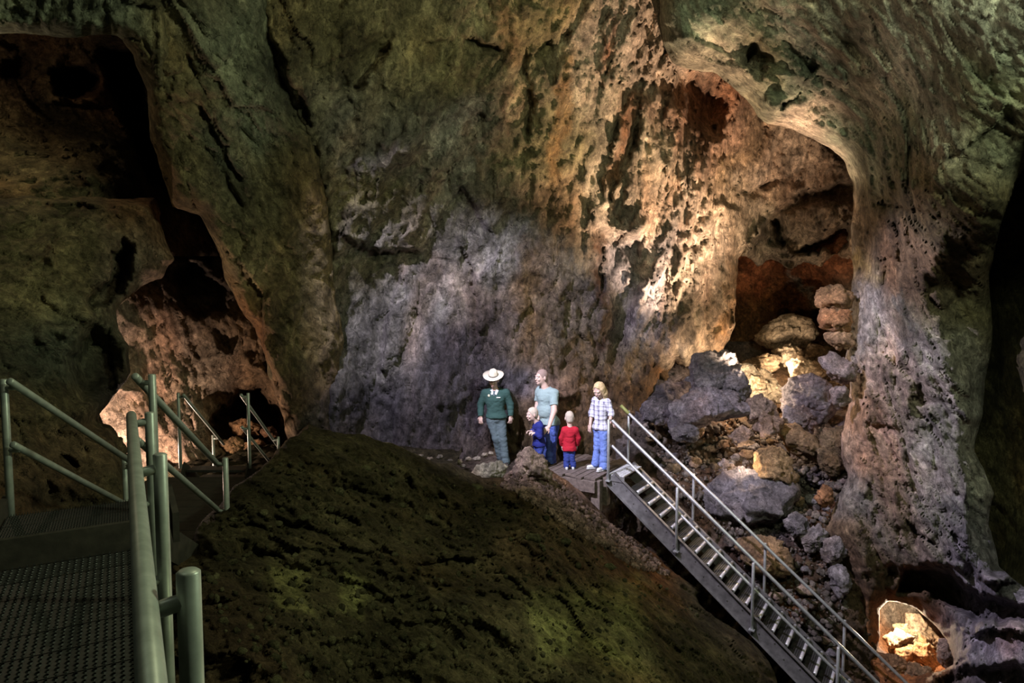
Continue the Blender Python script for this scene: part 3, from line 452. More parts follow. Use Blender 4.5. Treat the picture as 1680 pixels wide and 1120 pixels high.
# ================================================================ boulders
def outline_rock(name, pts, t, col, mat, label=None, cat='rock', group=None, parent=None, thick=.75, sub=5, rough=1.3, seed=None, p=50, kind=None):
    """a rock whose outline was measured in the photograph; planes through each side of the outline lean in and out at random and
    close it to the front and the back, so it is a solid block of its own real size"""
    r = random.Random(seed if seed is not None else hash((name, pts[0], len(pts))) % 9999)
    q = np.array(pts, float); c = q.mean(0); m = (q - c) * np.array([1, -1]) * t / FPX        # metres, x right, y up
    if ((m[:, 0] * np.roll(m[:, 1], -1) - np.roll(m[:, 0], -1) * m[:, 1]).sum()) < 0: m = m[::-1]
    size = np.sqrt(np.ptp(m[:, 0]) * np.ptp(m[:, 1])); N = []; Dd = []
    for a, b in zip(m, np.roll(m, -1, 0)):
        e = b - a; n = np.array([e[1], -e[0]]) / (np.linalg.norm(e) + 1e-9); d2 = max(n @ a, .12 * size)
        for sgn in (1, -1):
            f = math.radians(r.uniform(12, 55)) * sgn; off = sgn * r.uniform(.0, .12) * size
            N.append([n[0] * math.cos(f), math.sin(f), n[1] * math.cos(f)]); Dd.append(math.cos(f) * d2 + abs(math.sin(f) * off))
    for k in range(3):
        for sgn in (1, -1):
            v = np.array([r.uniform(-.55, .55), sgn, r.uniform(-.5, .6)]); v /= np.linalg.norm(v); N.append(v); Dd.append(size * .5 * thick * r.uniform(.8, 1.15))
    N = np.array(N); Dd = np.array(Dd)
    bm = bmesh.new(); bmesh.ops.create_icosphere(bm, subdivisions=sub, radius=1)
    V = np.array([v.co[:] for v in bm.verts]); F = np.array([[v.index for v in f.verts] for f in bm.faces]); bm.free()
    k = np.clip((V @ N.T) / Dd, 0, None); rad = (k ** p).sum(1) ** (-1 / p); X = V * rad[:, None]
    so = r.uniform(0, 50)
    h = .07 * facet(X / size * 2.6 + so) + .04 * facet(X / size * 7 + so) + .03 * fbm(X / size * 6 + so, 4, .6)
    X = X + V * (h * size * rough)[:, None]
    C = np.array(col)[None] * (1 + .4 * fbm(X * 2.5 + so, 4) + .25 * facet(X / size * 5 + so) + .15 * facet(X * 14 + so))[:, None]
    C = C + np.array(col)[None] * (np.clip(fbm(X * 2 + so + 20, 3), 0, 1) * .8)[:, None] * np.array([.3, 0, -.25])
    o = link(name, np_mesh(name, X, F, mat, True, np.clip(C, .015, .8)), parent)
    o.location = at(c[0], c[1], t); o.rotation_euler = (-TH * .5, 0, -math.atan((c[0] - 840) / FPX))
    if kind: tag(o, kind=kind)
    elif label: tag(o, label, cat, group)
    return o
GR2 = (.30, .27, .28); TN2 = (.38, .30, .21); BR2 = (.24, .17, .10); PK2 = (.42, .31, .24)
B = [
 ('boulder', [(1137,600),(1150,582),(1190,577),(1206,586),(1212,606),(1216,640),(1180,668),(1140,662),(1133,628)], 13.6, GR2, 'tall grey flat-topped boulder left of the brightly lit cream rock'),
 ('boulder', [(1182,628),(1204,607),(1220,615),(1228,640),(1226,660),(1205,664),(1180,650)], 13.25, GR2, 'smooth rounded grey boulder leaning against the flat-topped one'),
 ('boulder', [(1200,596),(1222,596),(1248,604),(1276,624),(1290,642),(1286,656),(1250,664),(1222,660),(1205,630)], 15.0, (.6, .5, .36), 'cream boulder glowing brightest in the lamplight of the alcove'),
 ('boulder', [(1102,692),(1105,664),(1126,645),(1165,636),(1206,646),(1228,662),(1226,680),(1186,690),(1150,700),(1112,712)], 13.1, (.29, .26, .28), 'broad rounded speckled grey boulder with a shadowed front beneath'),
 ('boulder', [(1226,656),(1245,643),(1262,655),(1280,692),(1278,706),(1262,714),(1240,708),(1224,684)], 12.9, PK2, 'upright wedge shaped boulder with a dark brown right face'),
 ('boulder', [(1245,552),(1264,527),(1298,516),(1330,525),(1338,546),(1326,568),(1300,578),(1264,570)], 16.6, TN2, 'large tan boulder under the red slab at the back of the alcove'),
 ('boulder', [(1268,576),(1294,565),(1318,576),(1310,592),(1290,600),(1270,590)], 16.0, TN2, 'angular tan rock just below the big boulder in the alcove'),
 ('boulder', [(1222,594),(1250,582),(1274,584),(1276,604),(1250,618),(1226,612)], 15.9, BR2, 'brown rock tucked behind the glowing cream boulder'),
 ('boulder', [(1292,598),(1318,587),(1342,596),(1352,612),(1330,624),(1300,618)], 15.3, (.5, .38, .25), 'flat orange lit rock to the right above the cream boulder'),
 ('boulder', [(1312,585),(1330,566),(1356,570),(1366,590),(1346,606),(1320,600)], 16.0, BR2, 'dark brown rock beneath the right end of the big tan boulder'),
 ('boulder', [(1286,648),(1300,630),(1336,619),(1364,634),(1372,668),(1350,694),(1312,692),(1290,672)], 13.8, GR2, 'large smooth grey slab beside the foot of the right wall'),
 ('boulder', [(1290,668),(1318,666),(1338,692),(1330,708),(1298,702),(1284,688)], 13.2, GR2, 'jagged grey rock in front of the smooth grey slab'),
 ('boulder', [(1276,702),(1308,700),(1346,722),(1354,742),(1332,756),(1300,746)], 12.85, (.3, .2, .11), 'long brownish slab tilted towards the dark pit'),
 ('boulder', [(1352,706),(1384,700),(1392,726),(1372,744),(1350,738)], 12.5, BR2, 'dim brown block against the right wall above the dark pit'),
 ('boulder', [(1342,740),(1378,736),(1388,764),(1368,782),(1346,764)], 12.4, BR2, 'brown block low against the wall right of the dark pit'),
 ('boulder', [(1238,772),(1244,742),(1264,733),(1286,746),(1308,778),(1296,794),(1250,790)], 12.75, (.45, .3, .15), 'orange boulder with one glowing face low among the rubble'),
 ('boulder', [(1150,822),(1170,792),(1204,776),(1244,768),(1286,770),(1305,792),(1298,834),(1270,858),(1210,862),(1165,846)], 12.9, GR2, 'largest craggy grey boulder close behind the staircase railing'),
 ('boulder', [(1284,858),(1302,840),(1322,850),(1324,872),(1300,880)], 12.0, GR2, 'small pale angular rock behind the second far rail post'),
 ('boulder', [(1314,878),(1342,858),(1354,872),(1348,898),(1326,908)], 11.85, GR2, 'grey faceted rock standing right of the small pale one'),
 ('boulder', [(1206,892),(1248,882),(1292,900),(1304,930),(1262,944),(1222,926)], 12.1, (.38, .26, .15), 'warm brown boulder showing between the two stair handrails'),
 ('boulder', [(1338,818),(1350,795),(1364,800),(1366,824),(1350,834)], 12.0, (.5, .25, .12), 'rust red rock low at the foot of the right wall'),
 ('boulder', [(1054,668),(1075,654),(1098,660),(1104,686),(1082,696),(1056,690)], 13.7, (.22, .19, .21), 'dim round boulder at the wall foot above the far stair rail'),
 ('boulder', [(1100,704),(1130,694),(1148,706),(1140,724),(1108,722)], 13.0, GR2, 'low grey rock below the broad speckled boulder'),
 ('boulder', [(1350,890),(1376,880),(1388,910),(1370,930),(1350,916)], 11.6, GR2, 'grey rock wedged under the shadowed foot of the right wall'),
 ('boulder', [(1365,935),(1385,925),(1398,960),(1380,985),(1364,965)], 11.4, GR2, 'narrow grey rock hanging low beside the grotto opening'),
 ('boulder', [(1196,716),(1216,700),(1236,708),(1240,724),(1212,734)], 12.95, PK2, 'pinkish flat stone lying in front of the upright wedge'),
 ('boulder', [(841,772),(848,750),(862,736),(880,738),(893,756),(902,780),(884,796),(850,792)], 10.35, PK2, 'pinkish peaked boulder in front of the boy in blue'),
 ('boulder', [(772,782),(790,761),(815,756),(832,768),(826,782),(795,790)], 10.3, (.5, .45, .34), 'pale flat-topped rock at the feet of the ranger'),
 ('boulder', [(1488,1012),(1508,1010),(1542,1046),(1530,1060),(1496,1048)], 13.2, TN2, 'sloping cream slab on the right inside the grotto'),
 ('boulder', [(1492,1062),(1518,1054),(1544,1076),(1528,1094),(1498,1086)], 12.5, (.45, .27, .14), 'rounded orange rock in the middle of the grotto'),
 ('boulder', [(1452,1052),(1470,1036),(1494,1040),(1482,1064),(1462,1074)], 12.8, TN2, 'leaning tan rock on the left inside the grotto'),
 ('boulder', [(1540,1052),(1556,1048),(1566,1080),(1556,1096),(1540,1084)], 11.1, PK2, 'grey pink stone standing at the right lip of the grotto'),
 ('boulder', [(1444,1076),(1470,1072),(1492,1090),(1480,1110),(1448,1104)], 11.2, (.4, .22, .11), 'rust coloured rubble block at the mouth of the grotto'),
 ('boulder', [(1494,1092),(1520,1092),(1536,1106),(1516,1124),(1490,1118)], 10.9, (.4, .24, .13), 'orange block lowest in front of the grotto'),
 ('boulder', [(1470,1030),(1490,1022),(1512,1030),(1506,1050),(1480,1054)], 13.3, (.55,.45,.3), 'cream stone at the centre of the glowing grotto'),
 ('boulder', [(1470,1066),(1490,1060),(1500,1074),(1488,1090),(1468,1084)], 12.6, (.45,.28,.15), 'tan stone between the leaning and the rounded rocks of the grotto'),
 ('boulder', [(1508,1040),(1530,1058),(1524,1072),(1506,1062)], 13.0, (.5,.36,.2), 'small slab under the sloping cream one in the grotto'),
 ('boulder', [(376,692),(400,686),(428,700),(420,716),(390,716)], 13.0, (.34, .2, .1), 'dull orange rock deep in the passage between the far railings'),
 ('boulder', [(360,722),(386,716),(404,730),(388,744),(362,742)], 12.6, (.4, .24, .12), 'orange rock below the far left rail in the passage'),
 ('boulder', [(402,726),(424,720),(438,734),(426,746),(404,744)], 12.7, (.32, .19, .1), 'brown rock behind the thin far post in the passage'),
 ('boulder', [(428,704),(446,700),(456,716),(440,726)], 13.0, (.25, .14, .08), 'dark reddish rock at the far right of the passage'),
 ('boulder', [(100,748),(128,706),(158,698),(190,722),(214,780),(206,830),(110,830)], 7.9, (.16, .12, .07), 'dark boulder below the glowing gap on the left'),
]
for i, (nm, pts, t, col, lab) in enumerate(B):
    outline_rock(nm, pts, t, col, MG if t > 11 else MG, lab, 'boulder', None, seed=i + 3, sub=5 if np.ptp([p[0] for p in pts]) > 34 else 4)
# flowstone knobs growing out of the edge of the right wall
for i, (pts, t, col) in enumerate([
 ([(1338,490),(1346,470),(1372,466),(1396,480),(1398,508),(1370,516),(1344,508)], 11.7, (.42, .25, .13)), ([(1342,520),(1350,506),(1382,506),(1400,520),(1396,540),(1366,544),(1348,536)], 11.65, (.45, .24, .12)),
 ([(1352,548),(1370,540),(1396,546),(1398,566),(1376,572),(1358,562)], 11.7, (.45, .28, .16)), ([(1344,594),(1366,580),(1404,596),(1408,622),(1380,632),(1362,622)], 11.5, (.34, .28, .27)),
 ([(1362,640),(1374,630),(1390,634),(1396,658),(1378,668),(1364,660)], 11.5, (.36, .28, .26))]):
    outline_rock('flowstone_knob', pts, t, col, MG, None, None, None, R.o, seed=90 + i, thick=1.0, sub=4, rough=1.5, p=9, kind='structure')
# small broken rock of the slope: countable, alike
k = 0; r2 = random.Random(5)
zones = [(1060, 700, 1190, 780, 26, 'small stone on the dim brown slope just above the far stair rail'), (1245, 700, 1370, 770, 24, 'small stone among the boulders right of the upright wedge'), (1290, 785, 1390, 860, 26, 'small stone around the rust red rock at the wall foot'),
         (1110, 640, 1380, 700, 10, 'small stone caught between the uppermost grey boulders'), (1200, 865, 1380, 1080, 26, 'small stone in the gully directly behind the lower stairs'), (1175, 722, 1238, 768, 22, 'small warmly lit stone left of the orange glowing boulder')]
for (a, b, c, d, n, zl) in zones:
    for _ in range(n):
        px, py = r2.uniform(a, c), r2.uniform(b, d); s = r2.choice([6, 7, 8, 9, 10, 12, 15]); t = Fl.samp(px, py) - s * .35 * 13 / FPX
        if px < 1060 + (py - 700) * .8 - 60: continue
        pts = [(px + s * r2.uniform(.7, 1.1) * math.cos(u), py + s * .75 * r2.uniform(.7, 1.1) * math.sin(u)) for u in [j * 6.283 / 6 + r2.uniform(-.3, .3) for j in range(6)]]
        g = r2.choice([GR2, GR2, BR2, PK2]); outline_rock('rubble_stone', pts, t, g, MG, zl, 'stone', zl.replace('small stone', 'stones').replace('small warmly lit stone', 'lit stones'), seed=200 + k, sub=3); k += 1
for i, (px, py, s) in enumerate([(705, 752, 7), (722, 749, 8), (738, 755, 6), (752, 757, 9), (768, 753, 7), (783, 752, 9), (796, 746, 7), (806, 743, 6), (760, 764, 6), (690, 748, 6)]):
    t = 11.6; pts = [(px + s * .9 * r2.uniform(.7, 1.1) * math.cos(u), py + s * .6 * r2.uniform(.7, 1.1) * math.sin(u)) for u in [j * 6.283 / 6 for j in range(6)]]
    outline_rock('trail_stone', pts, t, (.28, .24, .19), MG, 'small pale stone lining the trail left of the ranger', 'stone', 'pale stones along the trail edge', seed=400 + i, sub=3)
for i, (px, py, s) in enumerate([(876, 884, 14), (928, 888, 10), (556, 806, 12), (640, 790, 10), (500, 850, 10), (700, 850, 9), (780, 800, 11), (590, 920, 13), (590, 972, 11), (720, 1010, 12), (1000, 930, 10), (480, 775, 10), (600, 770, 11), (660, 830, 9), (850, 840, 10)]):
    t = M.samp(px, py) - .02; pts = [(px + s * 1.2 * r2.uniform(.7, 1.1) * math.cos(u), py + s * .7 * r2.uniform(.7, 1.1) * math.sin(u)) for u in [j * 6.283 / 6 for j in range(6)]]
    outline_rock('embedded_stone', pts, t, (.13, .12, .06), ME, 'dull olive stone half sunk in the big earth mound', 'stone', 'stones half sunk in the mound', seed=500 + i, sub=3)
# gravel: nobody could count it
def gravel(name, n, zone, L, smin, smax, col, mat, label, parent=None):
    bm = bmesh.new(); bmesh.ops.create_icosphere(bm, subdivisions=1, radius=1); V0 = np.array([v.co[:] for v in bm.verts]); F0 = np.array([[v.index for v in f.verts] for f in bm.faces]); bm.free()
    rs = np.random.RandomState(len(name) + n); V = []; F = []; C = []; m = 0
    poly = np.array(zone, float); lo, hi = poly.min(0), poly.max(0)
    while m < n:
        q = lo + rs.rand(4000, 2) * (hi - lo); q = q[sd_poly(q, poly) > 0]
        for px, py in q:
            if m >= n: break
            t = L.samp(px, py); s = smin + (smax - smin) * rs.rand() ** 3; c = np.array(at(px, py, t - s * .25))
            V.append(V0 * (s * (.6 + .7 * rs.rand(1, 3))) * (.85 + .3 * rs.rand(len(V0), 1)) + c); F.append(F0 + m * len(V0)); C.append(np.repeat((np.array(col) * (.6 + .8 * rs.rand()))[None], len(V0), 0)); m += 1
    o = link(name, np_mesh(name, np.concatenate(V), np.concatenate(F), mat, True, np.concatenate(C)), parent); tag(o, label, None, None, 'stuff'); return o
gravel('gravel', 2600, [(840, 770), (900, 780), (990, 850), (1060, 900), (1100, 945), (1040, 930), (960, 880), (880, 830), (820, 795)], M, .015, .06, (.3, .2, .15), MG, 'loose reddish gravel on the lit crest of the mound')
gravel('clods', 1500, [(340, 880), (430, 780), (510, 715), (700, 770), (860, 800), (1000, 900), (1120, 980), (1240, 1110), (700, 1119), (420, 1119), (330, 980)], M, .006, .042, (.1, .09, .045), ME, 'dark crumbly earth clods over the top of the mound')
gravel('scree', 2200, [(1050, 690), (1250, 690), (1390, 720), (1390, 1000), (1330, 1090), (1200, 900), (1100, 800)], Fl, .02, .08, (.24, .2, .17), MG, 'loose stone chips between the boulders of the slope')


# ================================================================ metal walkways and stairs
STEEL = plain('galvanised_steel', (.55, .56, .56), .4, .6, .22, 14, .1)
STEELG = plain('painted_grey_rail', (.36, .39, .35), .42, .35, .2, 12, .1)
DKST = plain('weathered_stringer_steel', (.21, .20, .20), .55, .5, .35, 9, .15)
GRATE = plain('serrated_grating', (.07, .07, .065), .5, .6, .25, 20)
NOSE = plain('bright_tread_nosing', (.8, .8, .82), .35, .5, .15, 40)
WOOD = plain('worn_grey_boards', (.13, .10, .085), .8, 0, .4, 18, .3)
DKBOARD = plain('dark_boards', (.035, .03, .022), .8, 0, .4, 10, .3)
TAPE = plain('olive_tape', (.25, .26, .08), .6)
def tube_geo(pts, r, n=14, cap=True):
    P = [np.array(p, float) for p in pts]; V = []; F = []; up0 = None
    for i, p in enumerate(P):
        d = (P[min(i + 1, len(P) - 1)] - P[max(i - 1, 0)]); d /= np.linalg.norm(d)
        if up0 is None: up0 = np.array([0, 0, 1.]) if abs(d[2]) < .9 else np.array([1., 0, 0])
        a = np.cross(d, up0); a /= np.linalg.norm(a); b = np.cross(d, a); up0 = -np.cross(d, a) if False else up0
        for k in range(n):
            u = 2 * math.pi * k / n; V.append(p + r * (math.cos(u) * a + math.sin(u) * b))
    for i in range(len(P) - 1):
        for k in range(n): F.append((i * n + k, i * n + (k + 1) % n, (i + 1) * n + (k + 1) % n, (i + 1) * n + k))
    if cap:
        for i, e in ((0, -1), (len(P) - 1, 1)):       # slightly domed caps
            d = P[i] - P[i - e] if e == 1 else P[0] - P[1]; d /= np.linalg.norm(d); b0 = len(V)
            ring = [V[i * n + k] for k in range(n)]
            for q in ring: V.append(P[i] + (q - P[i]) * .75 + d * r * .22)
            V.append(P[i] + d * r * .3); c = len(V) - 1
            for k in range(n):
                k2 = (k + 1) % n; F.append((i * n + k, b0 + k, b0 + k2, i * n + k2)); F.append((b0 + k, c, c, b0 + k2))
    return V, F
def box_geo(c, ax, ay, az, sx, sy, sz, bev=.0):
    c, ax, ay, az = (np.array(v, float) for v in (c, ax, ay, az)); V = []
    for i in (-1, 1):
        for j in (-1, 1):
            for k in (-1, 1): V.append(c + ax * sx / 2 * i + ay * sy / 2 * j + az * sz / 2 * k)
    return V, [(0, 1, 3, 2), (4, 6, 7, 5), (0, 4, 5, 1), (2, 3, 7, 6), (0, 2, 6, 4), (1, 5, 7, 3)]
def join(*gs):
    V = []; F = []
    for v, f in gs:
        b = len(V); V += list(v); F += [tuple(i + b for i in q) for q in f]
    return V, F
def part(name, geo, mat, parent, smooth=False, bevel=0):
    V, F = geo; o0 = parent
    while o0.parent: o0 = o0.parent
    off = Vector(o0.location)
    me = bpy.data.meshes.new(name); me.from_pydata([tuple(np.array(v) - np.array(off)) for v in V], [], [tuple(dict.fromkeys(f)) for f in F]); me.update()
    bm = bmesh.new(); bm.from_mesh(me)
    bmesh.ops.recalc_face_normals(bm, faces=bm.faces)
    if bevel: bmesh.ops.bevel(bm, geom=list(bm.edges), offset=bevel, segments=2, profile=.5, affect='EDGES')
    bm.to_mesh(me); bm.free()
    if smooth:
        for p in me.polygons: p.use_smooth = True
    me.materials.append(mat); return link(name, me, parent)
A3 = lambda *v: np.array(v, float)
Z3 = A3(0, 0, 1)
# ---- staircase running down to the right from the group
yaw = -.561; SE = A3(math.cos(yaw), math.sin(yaw), 0); SN = A3(-SE[1], SE[0], 0); SL = .816; SW = .9; SP = 1.255
S0 = A3(1.716, 11.905, -2.21)
def sp(s, n, dz): return S0 + SE * s + SN * n + Z3 * (dz - SL * s)
sdir = SE - Z3 * SL; sdir /= np.linalg.norm(sdir); snor = np.cross(SN, sdir); snor *= np.sign(snor[2])
st = empty('metal_staircase', tuple(sp(0, .45, -1.0))); tag(st, 'long grey metal staircase descending from the group to the lower right', 'staircase')
LEN = 5.6
for side, n in (('near', 0.03), ('far', SW - .03)):
    out = -1 if side == 'near' else 1
    for (a, b) in ((.02, 1.30), (1.24, 2.60), (2.53, 3.86), (3.80, LEN)):
        wdt = .27; c = (sp(a, n, -1.02) + sp(b, n, -1.02)) / 2; ln = np.linalg.norm(sp(b, n, 0) - sp(a, n, 0))
        web = box_geo(c, sdir, SN, snor, ln, .012, wdt)
        f1 = box_geo(c + snor * wdt / 2 + SN * out * .025, sdir, SN, snor, ln, .065, .012); f2 = box_geo(c - snor * wdt / 2 + SN * out * .025, sdir, SN, snor, ln, .065, .012)
        sg = part('stringer', join(web, f1, f2), DKST, st)
        bl = []
        nb = 7
        for k in range(nb):
            u = (k + .5) / nb; q = sp(a + (b - a) * u, n, -1.02)
            for dd in (.05, -.03):
                if (k + (dd > 0)) % 2 == 0: bl.append(box_geo(q + SN * out * .012 + snor * dd, sdir, SN, snor, .016, .016, .016))
        part('bolt_row', join(*bl), DKST, sg)
NT = 24
for k in range(1, NT):
    s = .10 + k * SP / 6; zt = -1.0 - SL * (.0)
    c = S0 + SE * (s + .10) + SN * SW / 2 + Z3 * (-.99 - SL * (s - .02))
    tr = part('tread', box_geo(c - Z3 * .02, SE, SN, Z3, .2, SW - .1, .03), GRATE, st)
    q = c + SE * .1
    rows = [box_geo(c + SE * (-.07 + .035 * j) + SN * 0, SE, SN, Z3, .012, SW - .12, .012) for j in range(4)]
    part('serration', join(*rows), GRATE, tr)
    part('nosing', join(tube_geo([q - SN * .37 - Z3 * .02, q + SN * .37 - Z3 * .02], .028, 12), box_geo(q - Z3 * .045, SE, SN, Z3, .02, .74, .05)), NOSE, tr, True)
# landing plate with raised bars
c = S0 + SE * .12 + SN * SW / 2 + Z3 * (-1.0); pl_ = part('landing_plate', box_geo(c, SE, SN, Z3, .30, SW - .06, .02), NOSE, st)
part('raised_bars', join(*[box_geo(c + SE * (-.12 + .06 * j) + SN * (-.38 + .04 * i + .02 * (j % 2)) + Z3 * .014, SE + SN * (.6 if (i + j) % 2 else -.6), SN, Z3, .03, .012, .01) for j in range(5) for i in range(20)]), NOSE, pl_)
part('landing_frame', join(box_geo(c - SE * .16 - Z3 * .03, SE, SN, Z3, .02, SW, .08), box_geo(c - SN * .43 - Z3 * .05, SE, SN, Z3, .34, .02, .1)), DKST, st)
for side, n in (('near', -.03), ('far', SW + .03)):
    inn = 1 if side == 'near' else -1
    for k in range(5):
        s = SP * k + (.0 if side == 'near' else -.02)
        po = part('rail_post', tube_geo([sp(s, n, -1.10), sp(s, n, -.5), sp(s, n, .0)], .024), STEEL, st, True)
        part('post_foot', box_geo(sp(s, n, -1.09), SE, SN, Z3, .09, .07, .02), STEEL, po)
        for dz in (-.02, -.47):
            part('rail_stub', tube_geo([sp(s, n, dz), sp(s, n + inn * .09, dz)], .019, 10), STEEL, po, True)
    a = .03 if side == 'near' else -.12
    hr = part('handrail', tube_geo([sp(a, n + inn * .09, -.0), sp(2.5, n + inn * .09, -.0), sp(LEN, n + inn * .09, -.0)], .026), STEEL, st, True)
    part('mid_rail', tube_geo([sp(a, n + inn * .09, -.45), sp(2.5, n + inn * .09, -.45), sp(LEN, n + inn * .09, -.45)], .024), STEEL, st, True)
    if side == 'far': part('rail_end_tape', tube_geo([sp(-.14, n + inn * .09, 0), sp(.02, n + inn * .09, 0)], .032, 10), TAPE, hr, True)
# ---- boardwalk by the group
dk = empty('wooden_deck', tuple(S0 - SE * .5 + SN * .5 - Z3 * 1.02)); tag(dk, 'weathered grey plank deck under the woman and the boy in red', 'deck')
for k in range(9):
    c = S0 - SE * (.17 + .125 * k) + SN * (.45 + .05 * math.sin(k * 2.1)) + Z3 * (-1.025 + .004 * math.sin(k * 5))
    part('plank', box_geo(c, SE, SN, Z3, .115, 1.55, .04), WOOD, dk, bevel=.004)
part('edge_beam', box_geo(S0 - SE * .65 - SN * .33 + Z3 * -1.15, SE, SN, Z3, 1.1, .09, .2), WOOD, dk, bevel=.006)
part('corner_post', box_geo(S0 - SE * .13 - SN * .22 + Z3 * -1.33, SE, SN, Z3, .17, .12, .56), WOOD, dk, bevel=.006)
part('corner_post', box_geo(S0 - SE * .09 + SN * .05 + Z3 * -1.3, SE, SN, Z3, .14, .14, .5), WOOD, dk, bevel=.006)
# ---- near walkway on the left: serrated plank grating
WF = A3(-.495, .869, 0); WR = A3(.869, .495, 0)
def wp(f, r, z): return WF * f + WR * r + Z3 * z
wk = empty('metal_walkway', tuple(wp(3, -1, -1.65))); tag(wk, 'dark perforated metal walkway floor at the lower left corner', 'walkway')
def grating(nf, nr, cf, cr, z0):
    """one plank: cells with a round hole and a raised collar round it"""
    V = []; F = []
    sq = [(-.5, -.5), (0, -.5), (.5, -.5), (.5, 0), (.5, .5), (0, .5), (-.5, .5), (-.5, 0)]
    for i in range(nf):
        for j in range(nr):
            b = len(V); cx = (i + .5) * cf; cy = (j + .5) * cr; big = .34 if (i + j) % 2 else .27
            for (u, v) in sq: V.append((cx + u * cf, cy + v * cr, 0))
            for rr, z in ((big, .0), (big * .82, z0)):
                for k in range(8):
                    a = -math.pi * .75 + k * math.pi / 4; V.append((cx + rr * cf * math.cos(a), cy + rr * cr * math.sin(a), z))
            for k in range(8):
                k2 = (k + 1) % 8; F.append((b + k, b + k2, b + 8 + k2, b + 8 + k)); F.append((b + 8 + k, b + 8 + k2, b + 16 + k2, b + 16 + k))
    return V, F
gv, gf = grating(6, 62, .0405, .036, .006)
for j in range(62):                                # the toothed upstand along the joint
    b = len(gv); y = (j + .5) * .036
    gv += [(.244, y - .006, -.03), (.244, y + .006, -.03), (.252, y + .006, -.03), (.252, y - .006, -.03), (.246, y - .004, .012), (.246, y + .004, .012), (.25, y + .004, .012), (.25, y - .004, .012)]
    gf += [(b, b + 1, b + 5, b + 4), (b + 1, b + 2, b + 6, b + 5), (b + 2, b + 3, b + 7, b + 6), (b + 3, b, b + 4, b + 7), (b + 4, b + 5, b + 6, b + 7)]
gmesh = np_mesh('grating_plank', gv, gf, GRATE, False)
Mrot = Matrix(((WF[0], -WR[0], 0), (WF[1], -WR[1], 0), (0, 0, 1))).to_4x4()
for k in range(16):
    f = 4.96 - .252 * (k + 1)
    o = link('grating_plank', gmesh, wk); o.matrix_local = Matrix.Translation(Vector(wp(f, .0, -1.65)) - wk.location) @ Mrot
part('edge_channel', box_geo(wp(2.95, .03, -1.70), WF, WR, Z3, 4.1, .03, .16), DKST, wk)
part('support_beam', box_geo(wp(3.0, -1.1, -1.78), WF, WR, Z3, .08, 2.2, .14), DKST, wk)
part('support_beam', box_geo(wp(4.5, -1.1, -1.78), WF, WR, Z3, .08, 2.2, .14), DKST, wk)
# ---- step up and landing at the end of it
ld = empty('walkway_landing', tuple(wp(5.2, -.4, -1.48))); tag(ld, 'raised dark landing with a board riser at the end of the near walkway', 'landing')
part('riser_board', box_geo(wp(5.0, -1.0, -1.565), WF, WR, Z3, .035, 2.2, .19), DKBOARD, ld, bevel=.004)
for k in range(2):
    o = link('grating_plank', gmesh, ld); o.matrix_local = Matrix.Translation(Vector(wp(5.03 + .252 * k, .22, -1.48)) - ld.location) @ Mrot @ Matrix.Scale(.42, 4, (0, 1, 0))
part('side_board', box_geo(wp(5.4, -.75, -1.46), WF, WR, Z3, .8, .04, .12), DKBOARD, ld)
part('side_board', box_geo(wp(5.4, .26, -1.56), WF, WR, Z3, .8, .04, .2), DKBOARD, ld)
# ---- near railing
RZ = -.66
nr_ = empty('walkway_railing', tuple(wp(2.5, .1, -1.65))); tag(nr_, 'closest green grey pipe railing running away from the camera beside the grating', 'railing')
rr = .02
part('handrail', tube_geo([wp(.75, rr, RZ), wp(2.2, rr, RZ), wp(4.22, rr, RZ)], .025, 20), STEELG, nr_, True)
part('mid_rail', tube_geo([wp(.75, rr, RZ - .45), wp(2.2, rr, RZ - .45), wp(4.22, rr, RZ - .45)], .022, 18), STEELG, nr_, True)
for f, zt in ((1.62, .05), (2.93, .04), (4.06, .03)):
    po = part('rail_post', tube_geo([wp(f, rr + .085, -1.9), wp(f, rr + .085, -1.2), wp(f, rr + .085, RZ + zt)], .0255, 20), STEELG, nr_, True)
    for z in (RZ - .012, RZ - .45):
        part('rail_stub', tube_geo([wp(f, rr + .005, z - .012), wp(f, rr + .05, z - .004), wp(f, rr + .09, z)], .019, 14), STEELG, po, True)
# ---- first flight beyond the landing, going down and away
def flight(name, label, L0, L1, R0, R1, zfl, d_mid, posts, treads, dz_post=.04, rad=.025):
    L0, L1, R0, R1 = (A3(*v) for v in (L0, L1, R0, R1)); g = empty(name, tuple((L0 + R0) / 2 - Z3 * 1.0)); tag(g, label, 'stairway')
    for a, b, sgn in ((L0, L1, -1), (R0, R1, 1)):
        part('handrail', tube_geo([a, (a + b) / 2, b], rad, 16), STEELG, g, True)
        part('mid_rail', tube_geo([a - Z3 * d_mid, (a + b) / 2 - Z3 * d_mid, b - Z3 * d_mid], rad * .92, 16), STEELG, g, True)
        for u in posts:
            p = a + (b - a) * u; x = A3(.085 * sgn, 0, 0)
            po = part('rail_post', tube_geo([p + x - Z3 * 1.02, p + x - Z3 * .5, p + x + Z3 * dz_post], rad, 16), STEELG, g, True)
            for z in (.012, d_mid + .012): part('rail_stub', tube_geo([p - Z3 * z, p + x - Z3 * z], .018, 12), STEELG, po, True)
        c = (a + b) / 2 - Z3 * 1.05 + A3(.05 * sgn, 0, 0); d = b - a; ln = np.linalg.norm(d); d = d / ln
        part('stringer', box_geo(c, d, A3(1, 0, 0), np.cross(A3(1, 0, 0), d), ln, .02, .22), DKBOARD, g)
    for k in range(treads):
        u = (k + .5) / treads; c = (L0 + R0) / 2 + ((L1 + R1) / 2 - (L0 + R0) / 2) * u - Z3 * .98
        part('tread', box_geo(c, A3(0, 1, 0), A3(1, 0, 0), Z3, .24, abs(R0[0] - L0[0]), .03), GRATE, g)
    return g
